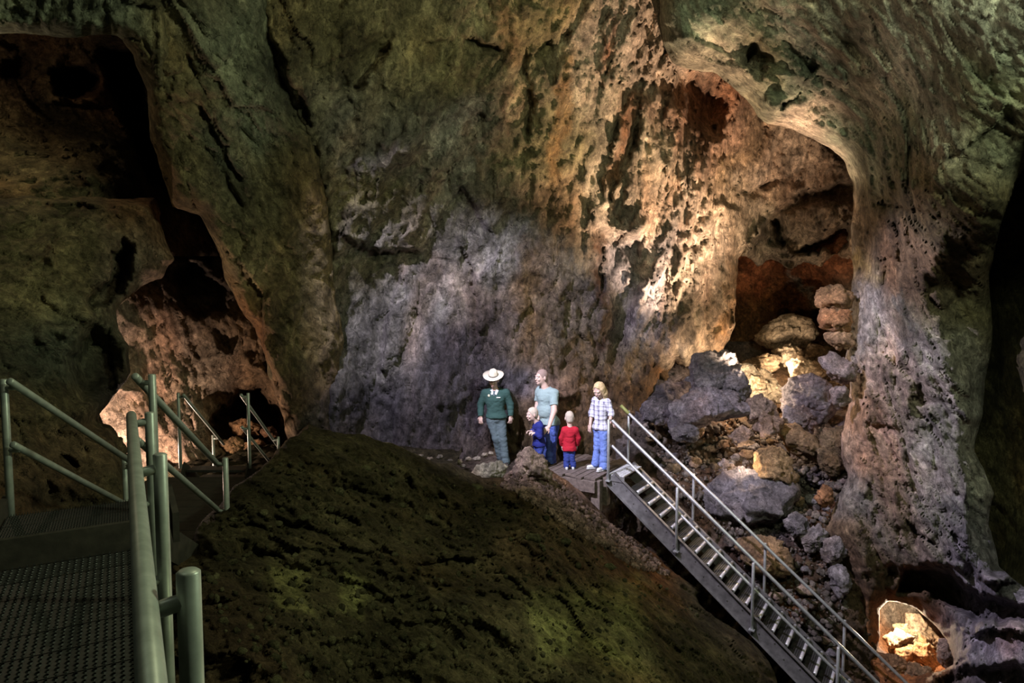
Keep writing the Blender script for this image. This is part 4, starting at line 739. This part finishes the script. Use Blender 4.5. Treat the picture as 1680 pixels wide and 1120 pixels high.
flight('metal_stairway', 'short steel stairway with pipe rails dropping from the landing on the left', (-3.37, 4.55, -.585), (-3.46, 6.2, -1.58), (-2.50, 4.5, -.545), (-2.66, 6.08, -1.54), 0, .43, (.04, .97), 5)
flight('metal_stairway', 'farthest small stairway with thin rails going down into the warm passage', (-4.56, 9.4, -1.40), (-4.75, 11.1, -2.47), (-3.76, 9.4, -1.40), (-3.86, 11.1, -2.5), 0, .45, (.02, .85), 5, rad=.022)
# ---- dark board floor between the two flights
lf = empty('board_landing', (-3.4, 7.8, -2.56)); tag(lf, 'dark board floor in shadow between the two left stairways', 'landing')
for k in range(12):
    part('floor_board', box_geo((-3.55 - .03 * k, 6.3 + .27 * k, -2.58), A3(0, 1, 0), A3(1, 0, 0), Z3, .26, 2.3, .045), DKBOARD, lf, bevel=.004)
part('edge_beam', box_geo((-2.45, 6.9, -2.68), A3(0, 1, 0), A3(1, 0, 0), Z3, 1.6, .06, .18), DKBOARD, lf)


# ================================================================ people: each body one continuous surface grown from a distance field
class Field:
    def __init__(s, lo, hi, h):
        s.lo = np.array(lo, np.float32); s.h = h; s.n = np.ceil((np.array(hi) - s.lo) / h).astype(int) + 1
        s.D = np.full(s.n, .5, np.float32)
    def sub(s, lo, hi):
        a = np.clip(np.floor((np.array(lo) - s.lo) / s.h).astype(int), 0, s.n); b = np.clip(np.ceil((np.array(hi) - s.lo) / s.h).astype(int) + 1, 0, s.n)
        if (b <= a).any(): return None, None
        ax = [s.lo[i] + s.h * np.arange(a[i], b[i], dtype=np.float32) for i in range(3)]
        return (slice(a[0], b[0]), slice(a[1], b[1]), slice(a[2], b[2])), np.meshgrid(*ax, indexing='ij')
    def put(s, sl, d, k, op='u'):
        D = s.D[sl]
        if op == 'u':
            m = np.clip(.5 + .5 * (d - D) / k, 0, 1); s.D[sl] = d * m * 0 + D * m + d * (1 - m) - k * m * (1 - m)
        else:
            d = -d; m = np.clip(.5 - .5 * (d - D) / k, 0, 1); s.D[sl] = D * m + d * (1 - m) + k * m * (1 - m)
    def cap(s, a, b, ra, rb, k=.02, op='u'):
        a = np.array(a, np.float32); b = np.array(b, np.float32); M_ = max(ra, rb) + .05
        sl, G_ = s.sub(np.minimum(a, b) - M_, np.maximum(a, b) + M_)
        if sl is None: return
        e = b - a; q = [G_[i] - a[i] for i in range(3)]; u = np.clip(sum(q[i] * e[i] for i in range(3)) / max(float(e @ e), 1e-9), 0, 1)
        d = np.sqrt(sum((q[i] - u * e[i]) ** 2 for i in range(3))) - (ra + (rb - ra) * u); s.put(sl, d, k, op)
    def ell(s, c, r, Rm=None, k=.02, op='u'):
        c = np.array(c, np.float32); r = np.array(r, np.float32); M_ = r.max() + .05
        sl, G_ = s.sub(c - M_, c + M_)
        if sl is None: return
        q = np.stack([G_[i] - c[i] for i in range(3)], -1)
        if Rm is not None: q = q @ np.array(Rm, np.float32)
        k0 = np.sqrt(((q / r) ** 2).sum(-1)); k1 = np.sqrt(((q / (r * r)) ** 2).sum(-1)); s.put(sl, k0 * (k0 - 1) / np.maximum(k1, 1e-6), k, op)
    def cut(s, p, n, k=.004):
        """keep what lies behind the plane"""
        n = np.array(n, float); n /= np.linalg.norm(n)
        ax = [s.lo[i] + s.h * np.arange(s.n[i]) - p[i] for i in range(3)]
        d = (ax[0][:, None, None] * n[0] + ax[1][None, :, None] * n[1] + ax[2][None, None, :] * n[2]).astype(np.float32)
        s.D = np.maximum(s.D, d)
    def wrinkle(s, amp, fr, stretch=(1, 1, 1), seed=0):
        idx = np.argwhere(np.abs(s.D) < amp * 2 + s.h * 2); p = s.lo + s.h * idx
        s.D[tuple(idx.T)] += (amp * (fbm(p * fr * np.array(stretch) + seed, 3, .5, True) - .55)).astype(np.float32)
    def mesh(s, name, mat):
        D = s.D; I = D < 0; c = np.zeros(np.array(D.shape) - 1, np.int8)
        for i in (0, 1):
            for j in (0, 1):
                for k in (0, 1): c += I[i:i + c.shape[0], j:j + c.shape[1], k:k + c.shape[2]]
        act = (c > 0) & (c < 8); cells = np.argwhere(act); vid = np.full(c.shape, -1, np.int32); vid[act] = np.arange(len(cells))
        acc = np.zeros((len(cells), 3)); cnt = np.zeros(len(cells)); cn = [(i, j, k) for i in (0, 1) for j in (0, 1) for k in (0, 1)]
        for a in cn:
            for ax in range(3):
                if a[ax]: continue
                b = list(a); b[ax] = 1
                da = D[tuple((cells + a).T)]; db = D[tuple((cells + b).T)]; m = (da < 0) != (db < 0); u = np.where(m, da / np.where(m, da - db, 1), 0)
                p = np.array(a, float)[None].repeat(len(cells), 0); p[:, ax] += u; acc[m] += p[m]; cnt[m] += 1
        V = s.lo + s.h * (cells + acc / cnt[:, None]); F = []
        for ax in range(3):
            o1, o2 = [(1, 2), (2, 0), (0, 1)][ax]
            sh = [slice(1, -1)] * 3; sh[ax] = slice(0, -1); sh2 = list(sh); sh2[ax] = slice(1, None)
            A_ = I[tuple(sh)]; B_ = I[tuple(sh2)]
            for flip in (0, 1):
                e = np.argwhere((A_ & ~B_) if not flip else (~A_ & B_)) 
                if not len(e): continue
                e = e + np.array([0 if i == ax else 1 for i in range(3)])
                q = []
                for du, dv in ((0, 0), (-1, 0), (-1, -1), (0, -1)):
                    r = e.copy(); r[:, o1] += du; r[:, o2] += dv; q.append(vid[tuple(r.T)])
                q = np.stack(q, 1); F.append(q if not flip else q[:, ::-1])
        F = np.concatenate(F); F = F[(F >= 0).all(1)]
        return np_mesh(name, V, F, mat)
def Rz(a): c, s = math.cos(a), math.sin(a); return np.array([[c, -s, 0], [s, c, 0], [0, 0, 1.]])
def Rx(a): c, s = math.cos(a), math.sin(a); return np.array([[1, 0, 0], [0, c, -s], [0, s, c]])
def cloth(name, col, rough=.85, n=.12, sc=60): return plain(name, col, rough, 0, n, sc, .15, .15)
SKIN = plain('skin', (.62, .43, .36), .55, 0, .06, 25); EYE = plain('eye_white', (.7, .7, .7), .3, 0, .02); IRIS = plain('dark_iris', (.03, .025, .02), .3, 0, .02); LIP = plain('lips', (.5, .24, .22), .5, 0, .05)
SHOEW = plain('white_trainers', (.7, .7, .7), .6, 0, .08); SHOED = plain('dark_shoes', (.03, .025, .02), .5, 0, .1)
def hand(f, w, d, nrm, sgn, sc, curl=.5, k=.006):
    """palm, four unequal bent fingers and a thumb from the side of the palm"""
    d = np.array(d, float); d /= np.linalg.norm(d); nrm = np.array(nrm, float); nrm -= d * (nrm @ d); nrm /= np.linalg.norm(nrm); b = np.cross(d, nrm) * sgn; w = np.array(w, float)
    Rm = np.stack([b, d, nrm], 1); f.ell(w + d * .048 * sc, (.041 * sc, .055 * sc, .017 * sc), Rm, .012)
    for i, ln in enumerate((.068, .078, .072, .056)):
        o = (.031 - .0205 * i) * sc; p0 = w + d * .085 * sc + b * o; a1 = curl * .7; a2 = curl * 1.7
        d1 = d * math.cos(a1) + nrm * math.sin(a1) + b * (.10 - .07 * i); d2 = d * math.cos(a2) + nrm * math.sin(a2) + b * (.08 - .05 * i)
        p1 = p0 + d1 * ln * .52 * sc; p2 = p1 + d2 * ln * .5 * sc; r = .0086 * sc
        f.cap(p0, p1, r * 1.05, r, k); f.cap(p1, p2, r, r * .85, k)
    p0 = w + d * .028 * sc + b * .034 * sc; d1 = d * .62 + b * .68 + nrm * .35; d2 = d * .85 + b * .2 + nrm * .5
    p1 = p0 + d1 * .036 * sc; p2 = p1 + d2 * .03 * sc; f.cap(p0, p1, .012 * sc, .0105 * sc, .01); f.cap(p1, p2, .0105 * sc, .009 * sc, .006)

def person(label, px0, py0, z0, P, hs, yaw, hyaw, hpitch, spec, child=False):
    """P holds joints as measured (px, py, and metres towards +y); hs = head size"""
    v = (560 - py0) / FPX; t0 = z0 / (-ST + CT * v); o = at(px0, py0, t0); ms = t0 / FPX
    J = {k: np.array([(q[0] - px0) * ms, q[2], (py0 - q[1]) * ms * 1.012]) for k, q in P.items()}
    root = empty('person', o); tag(root, label, 'person')
    ht = J['head'][2] + .13 * hs; g = spec.get('g', 1.0); s = ht / 1.78; s = max(s, .62)
    Ty = Rz(yaw); Hd = Rz(hyaw) @ Rx(hpitch); hs = hs * 1.09
    J['sl'] = J['sl'] + np.array([0, 0, -.03]); J['sr'] = J['sr'] + np.array([0, 0, -.03]); c_ = (J['sl'] + J['sr']) / 2; J['sl'] = c_ + (J['sl'] - c_) * 1.02; J['sr'] = c_ + (J['sr'] - c_) * 1.02; hd = lambda x, y, z: J['head'] + Hd @ (np.array([x, y, z]) * hs)
    lo = np.min(list(J.values()), 0) - .28; hi = np.max(list(J.values()), 0) + .26; lo[2] = -.02
    def torso(f, inf=0.0, low=False):
        sh = (J['sl'] + J['sr']) / 2; wd = np.linalg.norm(J['sl'] - J['sr']) / 2; ch = J['chest']; pv = J['pelvis']
        mid = (ch + pv) / 2
        f.ell(J['sl'], (.058 * s * g + inf, .058 * s * g + inf, .06 * s * g + inf), None, .04); f.ell(J['sr'], (.058 * s * g + inf, .058 * s * g + inf, .06 * s * g + inf), None, .04)
        f.cap(J['sl'] * .75 + J['sr'] * .25 - np.array([0, 0, .01]), J['sl'] * .25 + J['sr'] * .75 - np.array([0, 0, .01]), .066 * s * g + inf, .066 * s * g + inf, .05)
        for q in (J['sl'], J['sr']): f.cap(sh + np.array([0, .01, .045 * s]) + (q - sh) * .25, q * .9 + sh * .1 + np.array([0, 0, .012]), .046 * s + inf, .036 * s + inf, .05)
        f.ell(ch, ((wd * .98) + inf, .118 * s * g + inf, .165 * s + inf), Ty, .06)
        f.ell(mid + Ty @ np.array([0, spec.get('belly', 0) * -.06, -.01]), (.148 * s * g + inf, (.115 + .045 * spec.get('belly', 0)) * s * g + inf, .17 * s + inf), Ty, .06)
        f.ell(pv, (.162 * s * g + inf, .125 * s * g + inf, .12 * s + inf), Ty, .06)
    def arm(f, e, inf=0.0, frac=2.0):
        a, b, c = J['s' + e], J['e' + e], J['w' + e]
        f.cap(a, b if frac >= 1 else a + (b - a) * frac, .054 * s * g + inf, .043 * s * g + inf, .03)
        if frac > 1: f.cap(b, b + (c - b) * (frac - 1), .042 * s * g + inf, .031 * s + inf * .9, .02)
    def leg(f, e, inf=0.0, cuff=0.0):
        a, b, c = J['h' + e], J['k' + e], J['a' + e]
        f.cap(a, b, .086 * s * g + inf, .06 * s * g + inf, .03); f.cap(b, c, .058 * s * g + inf, .04 * s + inf + cuff, .02)
    foot = {}
    for e in 'lr':
        a = J['a' + e]; fd = Rz(spec['feet'][0 if e == 'l' else 1]) @ np.array([0, -1., 0]); foot[e] = (a, fd)
    # --- the body
    f = Field(lo, hi, .0065 if not child else .0055)
    torso(f)
    f.cap((J['sl'] + J['sr']) / 2 + np.array([0, 0, -.02]), J['head'] + Hd @ np.array([0, .015, -.06]) * hs, .062 * s * g, .052 * hs, .03)
    for e in 'lr':
        arm(f, e); leg(f, e); a, fd = foot[e]; f.cap(a - np.array([0, 0, a[2] - .035 * s]) - fd * .04 * s, a - np.array([0, 0, a[2] - .03 * s]) + fd * .15 * s, .034 * s, .026 * s, .03)
        hw = spec['hands'][0 if e == 'l' else 1]; hand(f, J['w' + e], hw[0], hw[1], hw[2], hs * (1.0 if not child else .82), hw[3])
    f.ell(hd(0, .012, .03), np.array([.079, .098, .098]) * hs, Hd, .02); f.ell(hd(0, -.022, -.035), np.array([.064, .078, .088]) * hs, Hd, .03)
    f.ell(hd(0, -.072, -.092), np.array([.030, .024, .022]) * hs, Hd, .02)                                      # chin
    f.cap(hd(0, -.094, .012), hd(0, -.113, -.026), .009 * hs, .0145 * hs, .012)                                    # nose
    f.cap(hd(-.045, -.082, .028), hd(.045, -.082, .028), .013 * hs, .013 * hs, .015)                               # brow
    for x in (-1, 1):
        f.ell(hd(x * .033, -.104, .006), np.array([.017, .014, .012]) * hs, Hd, .008, 'c')                      # eye sockets
        f.ell(hd(x * .04, -.078, -.03), np.array([.022, .02, .02]) * hs, Hd, .02)                               # cheeks
        f.ell(hd(x * .084, .012, -.01), np.array([.012, .022, .034]) * hs, Hd, .008)                            # ears
    f.ell(hd(0, -.096, -.062), np.array([.024, .012, .010]) * hs, Hd, .008)
    b = link('body', f.mesh('body', SKIN), root)
    def ball(name, c, r, mat, flat=(1, 1, 1), par=root, sub=2):
        bm = bmesh.new(); bmesh.ops.create_icosphere(bm, subdivisions=sub, radius=1)
        V = np.array([q.co[:] for q in bm.verts]); F = np.array([[q.index for q in w_.verts] for w_ in bm.faces]); bm.free()
        return link(name, np_mesh(name, (V * r * np.array(flat)) @ Hd.T + c, F, mat), par)
    if spec.get('face', True):
        for x in (-1, 1):
            e = ball('eye', hd(x * .033, -.088, .006), .0125 * hs, EYE); ball('iris', hd(x * .033, -.0975, .006), .006 * hs, IRIS, (1, .6, 1), e)
            ball('eyebrow', hd(x * .036, -.098, .030), .02 * hs, spec['hair'], (1, .25, .22))
        ball('mouth', hd(0, -.109, -.062), .022 * hs, LIP, (1, .22, .2))
    # --- hair
    if spec.get('hairfn'): link('hair', spec['hairfn'](hd, Hd, hs, J, s), root)
    # --- clothes
    f = Field(lo, hi, .0085 if not child else .007); inf = .019 * s; torso(f, inf); sl = spec['sleeve']
    for e in 'lr': arm(f, e, inf + .006, sl)
    f.ell(J['pelvis'] + np.array([0, 0, spec['hem'] * s]), (.168 * s * g + inf, .134 * s * g + inf, .12 * s + inf), Ty, .04); hem = J['pelvis'][2] + spec['hem'] * s; ov = hem + .035 * s
    hz = np.array([0, 0, 1.]); q1, q2 = J['hl'] * np.array([1, 1, 0]) + hz * (hem + .03), J['hr'] * np.array([1, 1, 0]) + hz * (hem + .03); f.cap(q1, q2, .098 * s * g + inf, .098 * s * g + inf, .04); f.cut(np.array([J['pelvis'][0], 0, hem]), (0, 0, -1))
    nb = (J['sl'] + J['sr']) / 2; f.ell(nb + np.array([0, 0, .085 * s]) + Ty @ np.array([0, -.02, 0]), (.072 * s, .075 * s, .065 * s), None, .01, 'c')
    for e in 'lr':
        if sl < 1: a, bb = J['s' + e], J['e' + e]; q = a + (bb - a) * (sl + .06); dv = bb - a
        else: a, bb = J['e' + e], J['w' + e]; q = a + (bb - a) * (sl - 1 + .02); dv = bb - a
        # cuff: trim the round end of the sleeve only near the wrist or arm
        dv = dv / np.linalg.norm(dv); slc, G_ = f.sub(q - .075, q + .09)
        if slc:
            pl_d = sum((G_[i] - q[i]) * dv[i] for i in range(3)); rad = np.sqrt(np.maximum(sum((G_[i] - q[i]) ** 2 for i in range(3)) - pl_d ** 2, 0)); m = rad < .075
            f.D[slc] = np.where(m, np.maximum(f.D[slc], pl_d), f.D[slc])
    f.wrinkle(.009, 7, (1, 1, 1.8), 3); top = link(spec['top'][0], f.mesh(spec['top'][0], spec['top'][1]), root)
    f = Field(lo, hi, .0085 if not child else .007); inf = .016 * s
    f.ell(J['pelvis'], (.162 * s * g + inf * .6, .125 * s * g + inf * .6, .12 * s + inf * .6), Ty, .06)
    for e in 'lr': leg(f, e, inf, spec.get('cuff', .02) * s)
    f.cap(J['hl'] + np.array([0, 0, .02]), J['hr'] + np.array([0, 0, .02]), .092 * s * g, .092 * s * g, .05)
    f.cut((0, 0, ov), (0, 0, 1)); f.cut((0, 0, .035 * s), (0, 0, -1))
    f.wrinkle(.014, 6, (1, 1, 1.6), 9); link(spec['legs'][0], f.mesh(spec['legs'][0], spec['legs'][1]), root)
    for e in 'lr':
        a, fd = foot[e]; base = np.array([a[0], a[1], 0]); f = Field(base - .26, base + .26, .007)
        f.cap(base + np.array([0, 0, .045 * s]) - fd * .055 * s, base + np.array([0, 0, .04 * s]) + fd * .16 * s, .044 * s, .036 * s, .02); f.cap(base + np.array([0, 0, .05 * s]), base + np.array([0, 0, .10 * s]), .045 * s, .04 * s, .02)
        f.cut(base + np.array([0, 0, .004]), (0, 0, -1)); sh_ = link('shoe', f.mesh('shoe', spec['shoe']), root)
        f = Field(base - .26, base + .26, .008); f.cap(base + np.array([0, 0, .014]) - fd * .06 * s, base + np.array([0, 0, .014]) + fd * .165 * s, .046 * s, .040 * s, .02); f.cut(base + np.array([0, 0, .016 * s]), (0, 0, 1)); f.cut(base + np.array([0, 0, .001]), (0, 0, -1)); link('sole', f.mesh('sole', SHOED if spec['shoe'] is not SHOEW else EYE), sh_)
    return root, J, hd, Hd, Ty, s, ball
def short_hair(mat, thick=.006, front=-.055, up=.045, low=-.03):
    def fn(hd, Hd, hs, J, s):
        f = Field(J['head'] - .2 * hs, J['head'] + .2 * hs, .006); f.ell(hd(0, .014, .032), (np.array([.079, .098, .098]) + thick) * hs, Hd, .01)
        f.ell(hd(0, .04, -.03), np.array([.070, .068, .075]) * hs, Hd, .02)
        f.cut(hd(0, front, up), Hd @ np.array([0, -.8, -.42])); f.cut(hd(0, .03, low - .045), Hd @ np.array([0, -.35, -1])); f.wrinkle(.004, 40)
        return f.mesh('hair', mat)
    return fn
def long_hair(mat):
    def fn(hd, Hd, hs, J, s):
        f = Field(J['head'] - .36, J['head'] + .26, .0065); f.ell(hd(0, .016, .034), np.array([.090, .108, .106]) * hs, Hd, .01)
        f.cut(hd(0, -.05, .055), Hd @ np.array([0, -.85, -.32]))
        for x, y, l in ((-.075, .0, .20), (-.07, .04, .24), (-.04, .08, .27), (0, .09, .28), (.04, .08, .27), (.07, .04, .25), (.078, .0, .22), (.072, -.03, .17), (-.07, -.03, .13)):
            a = hd(x, y, .03); m = hd(x * 1.15, y + .012, -.08); f.cap(a, m, .026 * hs, .026 * hs, .02); f.cap(m, m + np.array([0, .02, -l + .1]), .026 * hs, .014 * hs, .02)
        f.wrinkle(.007, 30, (1, 1, .15)); return f.mesh('hair', mat)
    return fn
HR_D = plain('dark_cropped_hair', (.10, .07, .05), .8, 0, .3, 120); HR_M = plain('shaved_greying_hair', (.30, .21, .18), .8, 0, .2, 120); HR_B = plain('blond_hair', (.55, .40, .22), .6, 0, .4, 60); HR_L = plain('light_cropped_hair', (.50, .42, .34), .8, 0, .2, 120)
JEAN = cloth('blue_denim', (.085, .13, .42), .9, .25, 35); JEAN2 = cloth('pale_blue_denim', (.17, .25, .60), .9, .2, 35); NAVY = cloth('navy_jersey', (.02, .026, .16)); NJEAN = cloth('dark_blue_denim', (.04, .06, .25), .9, .2, 35)
SWEAT = cloth('dark_green_sweater', (.035, .075, .066), .95, .15, 90); GTROU = cloth('grey_green_trousers', (.085, .115, .125), .85, .1); TEE = cloth('grey_green_tee', (.27, .36, .36)); REDS = cloth('red_sweatshirt', (.42, .018, .035))
# plaid: white cloth woven with blue grey bands
PLAID, nt, bs = new_mat('plaid_shirt'); tc = nd(nt, 'ShaderNodeTexCoord'); sx = nd(nt, 'ShaderNodeSeparateXYZ'); nt.links.new(tc.outputs['Object'], sx.inputs[0])
def band(sock, fr, w_, off=0.0):
    a = nd(nt, 'ShaderNodeMath', operation='MULTIPLY_ADD'); nt.links.new(sock, a.inputs[0]); a.inputs[1].default_value = fr; a.inputs[2].default_value = off
    b = nd(nt, 'ShaderNodeMath', operation='FRACT'); nt.links.new(a.outputs[0], b.inputs[0]); c = nd(nt, 'ShaderNodeMath', operation='LESS_THAN'); nt.links.new(b.outputs[0], c.inputs[0]); c.inputs[1].default_value = w_; return c.outputs[0]
ad = None
for sk, fr, w_, of in (('X', 13, .34, 0), ('Y', 13, .3, .3), ('Z', 12, .34, 0), ('X', 26, .12, .5), ('Z', 24, .12, .5)):
    q = band(sx.outputs[sk], fr, w_, of)
    if ad is None: ad = q
    else:
        m_ = nd(nt, 'ShaderNodeMath', operation='ADD'); nt.links.new(ad, m_.inputs[0]); nt.links.new(q, m_.inputs[1]); ad = m_.outputs[0]
rp = nd(nt, 'ShaderNodeValToRGB'); dv_ = nd(nt, 'ShaderNodeMath', operation='DIVIDE'); nt.links.new(ad, dv_.inputs[0]); dv_.inputs[1].default_value = 3.0; nt.links.new(dv_.outputs[0], rp.inputs[0])
rp.color_ramp.elements[0].color = (.74, .74, .80, 1); rp.color_ramp.elements[1].color = (.14, .13, .24, 1); nt.links.new(rp.outputs[0], bs.inputs['Base Color']); bs.inputs['Roughness'].default_value = .9
HATM = plain('straw_hat', (.80, .73, .58), .8, 0, .08, 90, .2); BAND = plain('dark_hat_band', (.05, .04, .03), .6); COLLAR = cloth('grey_shirt_collar', (.55, .55, .58)); BADGE = plain('pale_metal_badge', (.85, .82, .62), .3, .3); TAGW = plain('white_name_bar', (.85, .85, .8), .4); BLACK = plain('black_plastic', (.015, .015, .017), .5)
DZ = DECKZ + .012; TZ = DECKZ - .04
# ---- ranger in hat and sweater
r, J, hd, Hd, Ty, s, ball = person('man in a broad pale hat, dark green sweater and grey trousers, head bowed', 826, 762, TZ - .03,
  dict(head=(810, 623, -.07), chest=(812, 654, 0), pelvis=(815, 684, .02), sl=(797, 643, .0), sr=(829, 643, .02), el=(789, 664, .03), er=(837, 664, .04), wl=(789, 682, -.05), wr=(838, 682, -.02),
       hl=(808, 690, .02), hr=(821, 690, .02), kl=(814, 718, -.03), kr=(825, 720, -.05), al=(822, 752, .10), ar=(830, 756, -.06)), 1.0, -.1, -.12, .30,
  dict(hair=HR_D, hairfn=short_hair(HR_D), sleeve=1.97, hem=-.01, top=('sweater', SWEAT), legs=('trousers', GTROU), shoe=SHOED, cuff=.022, feet=(-.2, .15), g=1.0,
       hands=(((0, -.1, -1), (.4, .8, 0), -1, .5), ((-.05, -.1, -1), (-.5, .8, 0), 1, .6))))
def lathe(prof, n=48, dent=None):
    V = []; F = []
    for i, (rr_, z) in enumerate(prof):
        for k in range(n):
            a = 2 * math.pi * k / n; q = rr_ * (1 + (dent(a, z) if dent else 0)); V.append((q * math.cos(a), q * math.sin(a) * 1.08, z))
    for i in range(len(prof) - 1):
        for k in range(n): F.append((i * n + k, i * n + (k + 1) % n, (i + 1) * n + (k + 1) % n, (i + 1) * n + k))
    return np.array(V), np.array(F)
hatc = hd(0, .014, .074); Hh = Hd @ Rx(.10)
V, F = lathe([(.086, .0), (.12, -.004), (.165, -.004), (.198, .006), (.200, .010), (.165, .002), (.12, .003), (.092, .008), (.088, .03), (.084, .06), (.078, .09), (.064, .118), (.045, .132), (.02, .128), (.001, .122)], 56, lambda a, z: -.16 * sstep(.04, .12, z) * max(0, math.cos(4 * a + math.pi)) ** 2 if z > .04 else .0)
V[:, 2] += np.where(np.abs(V[:, 2]) < .012, .018 * (V[:, 0] / .2) ** 2, 0)
hat = link('hat', np_mesh('hat', V @ Hh.T + hatc, F, HATM), r)
V, F = lathe([(.0935, .006), (.0925, .028), (.089, .030), (.088, .004)], 56); link('hat_band', np_mesh('hat_band', V @ Hh.T + hatc, F, BAND), hat)
ch = J['chest']; fr = lambda x, z, y=0: ch + Ty @ np.array([x, -.128 * s + y, z])
def bx(name, c, sx_, sy_, sz_, mat, par, R_=None):
    V, F = box_geo((0, 0, 0), (1, 0, 0), (0, 1, 0), (0, 0, 1), sx_, sy_, sz_); V = np.array(V)
    return link(name, np_mesh(name, V @ (R_ if R_ is not None else Ty).T + c, np.array(F), mat, False), par)
for x in (-1, 1):
    bx('collar', fr(x * .042, .135, .035), .05, .02, .10, COLLAR, r, Ty @ np.array([[math.cos(.35 * x), 0, math.sin(.35 * x)], [0, 1, 0], [-math.sin(.35 * x), 0, math.cos(.35 * x)]]) @ Rx(-.5))
bx('tie', fr(0, .115, .012), .032, .014, .10, GTROU, r, Ty @ Rx(-.3))
bm = bmesh.new(); bmesh.ops.create_cone(bm, cap_ends=True, segments=16, radius1=.024, radius2=.020, depth=.012); me = bpy.data.meshes.new('badge'); bm.to_mesh(me); bm.free(); me.materials.append(BADGE)
bd = link('badge', me, r, Vector(fr(-.098, .075, -.0))); bd.rotation_euler = (math.pi / 2, 0, -.1)
bx('name_bar', fr(.085, .042, -.004), .075, .012, .016, TAGW, r); bx('radio', J['pelvis'] + Ty @ np.array([.185, .0, .06]), .045, .06, .15, BLACK, r)
f = Field(J['pelvis'] - .3, J['pelvis'] + .3, .008); f.ell(J['pelvis'], (.185 * s, .148 * s, .3), Ty, .02); f.cut(J['pelvis'] + np.array([0, 0, .025]), (0, 0, 1)); f.cut(J['pelvis'] + np.array([0, 0, -.02]), (0, 0, -1)); link('belt', f.mesh('belt', BLACK), r)
# ---- father
person('tall man with cropped hair, grey-green t-shirt and blue jeans', 900, 761, TZ,
  dict(head=(888, 619, -.04), chest=(896, 652, 0), pelvis=(900, 692, .02), sl=(887, 641, .13), sr=(907, 642, -.13), el=(882, 668, .10), er=(907, 670, -.30), wl=(882, 690, -.12), wr=(898, 692, -.50),
       hl=(897, 698, .08), hr=(905, 698, -.06), kl=(897, 727, .06), kr=(904, 727, -.08), al=(896, 756, .08), ar=(904, 757, -.06)), 1.06, -.80, -1.05, .05,
  dict(hair=HR_M, hairfn=short_hair(HR_M, .003), sleeve=.62, hem=-.03, top=('t_shirt', TEE), legs=('jeans', JEAN), shoe=SHOED, cuff=.035, feet=(-.9, -.6), g=1.24, belly=.35,
       hands=(((.2, -.6, -.6), (.6, .3, 0), -1, .5), ((-.75, -.25, -.6), (.1, .9, -.25), 1, .35))))
# ---- boys
person('small boy in a navy top held in front of the tall man', 883, 774, DECKZ - .05,
  dict(head=(873, 678, -.10), chest=(882, 701, -.05), pelvis=(884, 724, -.04), sl=(881, 694, .04), sr=(885, 694, -.15), el=(877, 710, .05), er=(885, 712, -.20), wl=(872, 707, -.02), wr=(876, 707, -.19),
       hl=(882, 729, .0), hr=(886, 729, -.09), kl=(881, 750, .0), kr=(884, 750, -.1), al=(881, 769, .02), ar=(884, 770, -.09)), .88, -1.2, -1.25, .15,
  dict(hair=HR_L, hairfn=short_hair(HR_L), sleeve=1.95, hem=-.10, top=('navy_top', NAVY), legs=('jeans', NJEAN), shoe=SHOEW, cuff=.02, feet=(-1.2, -1.1), g=1.05,
       hands=(((-1, -.1, .1), (0, -.3, -1), -1, 1.0), ((-1, -.1, .15), (0, .3, -1), 1, 1.0))), child=True)
person('small boy in a red sweatshirt seen from behind on the deck', 935, 769, DZ,
  dict(head=(934, 686, .03), chest=(934, 711, 0), pelvis=(934, 733, 0), sl=(926, 703, .0), sr=(943, 703, .0), el=(921, 719, .02), er=(949, 719, .02), wl=(922, 732, .08), wr=(947, 732, .08),
       hl=(930, 738, .0), hr=(938, 738, .0), kl=(930, 752, .0), kr=(939, 752, .01), al=(929, 765, .0), ar=(941, 765, .02)), .88, math.pi, math.pi + .1, .1,
  dict(hair=HR_L, hairfn=short_hair(HR_L), sleeve=1.95, hem=-.10, top=('red_sweatshirt', REDS), legs=('jeans', NJEAN), shoe=SHOEW, cuff=.022, feet=(math.pi + .15, math.pi - .25), g=1.02,
       hands=(((.1, .2, -1), (.8, 0, 0), 1, .6), ((-.1, .2, -1), (-.8, 0, 0), -1, .6))), child=True)
# ---- woman at the head of the stairs
person('blond woman in a plaid shirt and pale jeans resting a hand on the rail', 986, 770, DZ,
  dict(head=(981, 639, -.09), chest=(985, 667, 0), pelvis=(985, 699, .02), sl=(978, 656, .10), sr=(994, 657, -.11), el=(971, 679, .10), er=(1000, 676, -.16), wl=(968, 696, .02), wr=(996, 688, -.26),
       hl=(981, 706, .07), hr=(989, 706, -.05), kl=(980, 735, .06), kr=(989, 736, -.07), al=(978, 763, .10), ar=(990, 766, -.06)), .98, -.72, -.75, .55,
  dict(hair=HR_B, hairfn=long_hair(HR_B), sleeve=1.35, hem=-.06, top=('plaid_shirt', PLAID), legs=('jeans', JEAN2), shoe=SHOEW, cuff=.03, feet=(-1.2, -.9), g=.9,
       hands=(((-.2, -.1, -1), (.7, .4, 0), -1, .5), ((.6, -.6, -.15), (.1, .1, -1), 1, .8))))
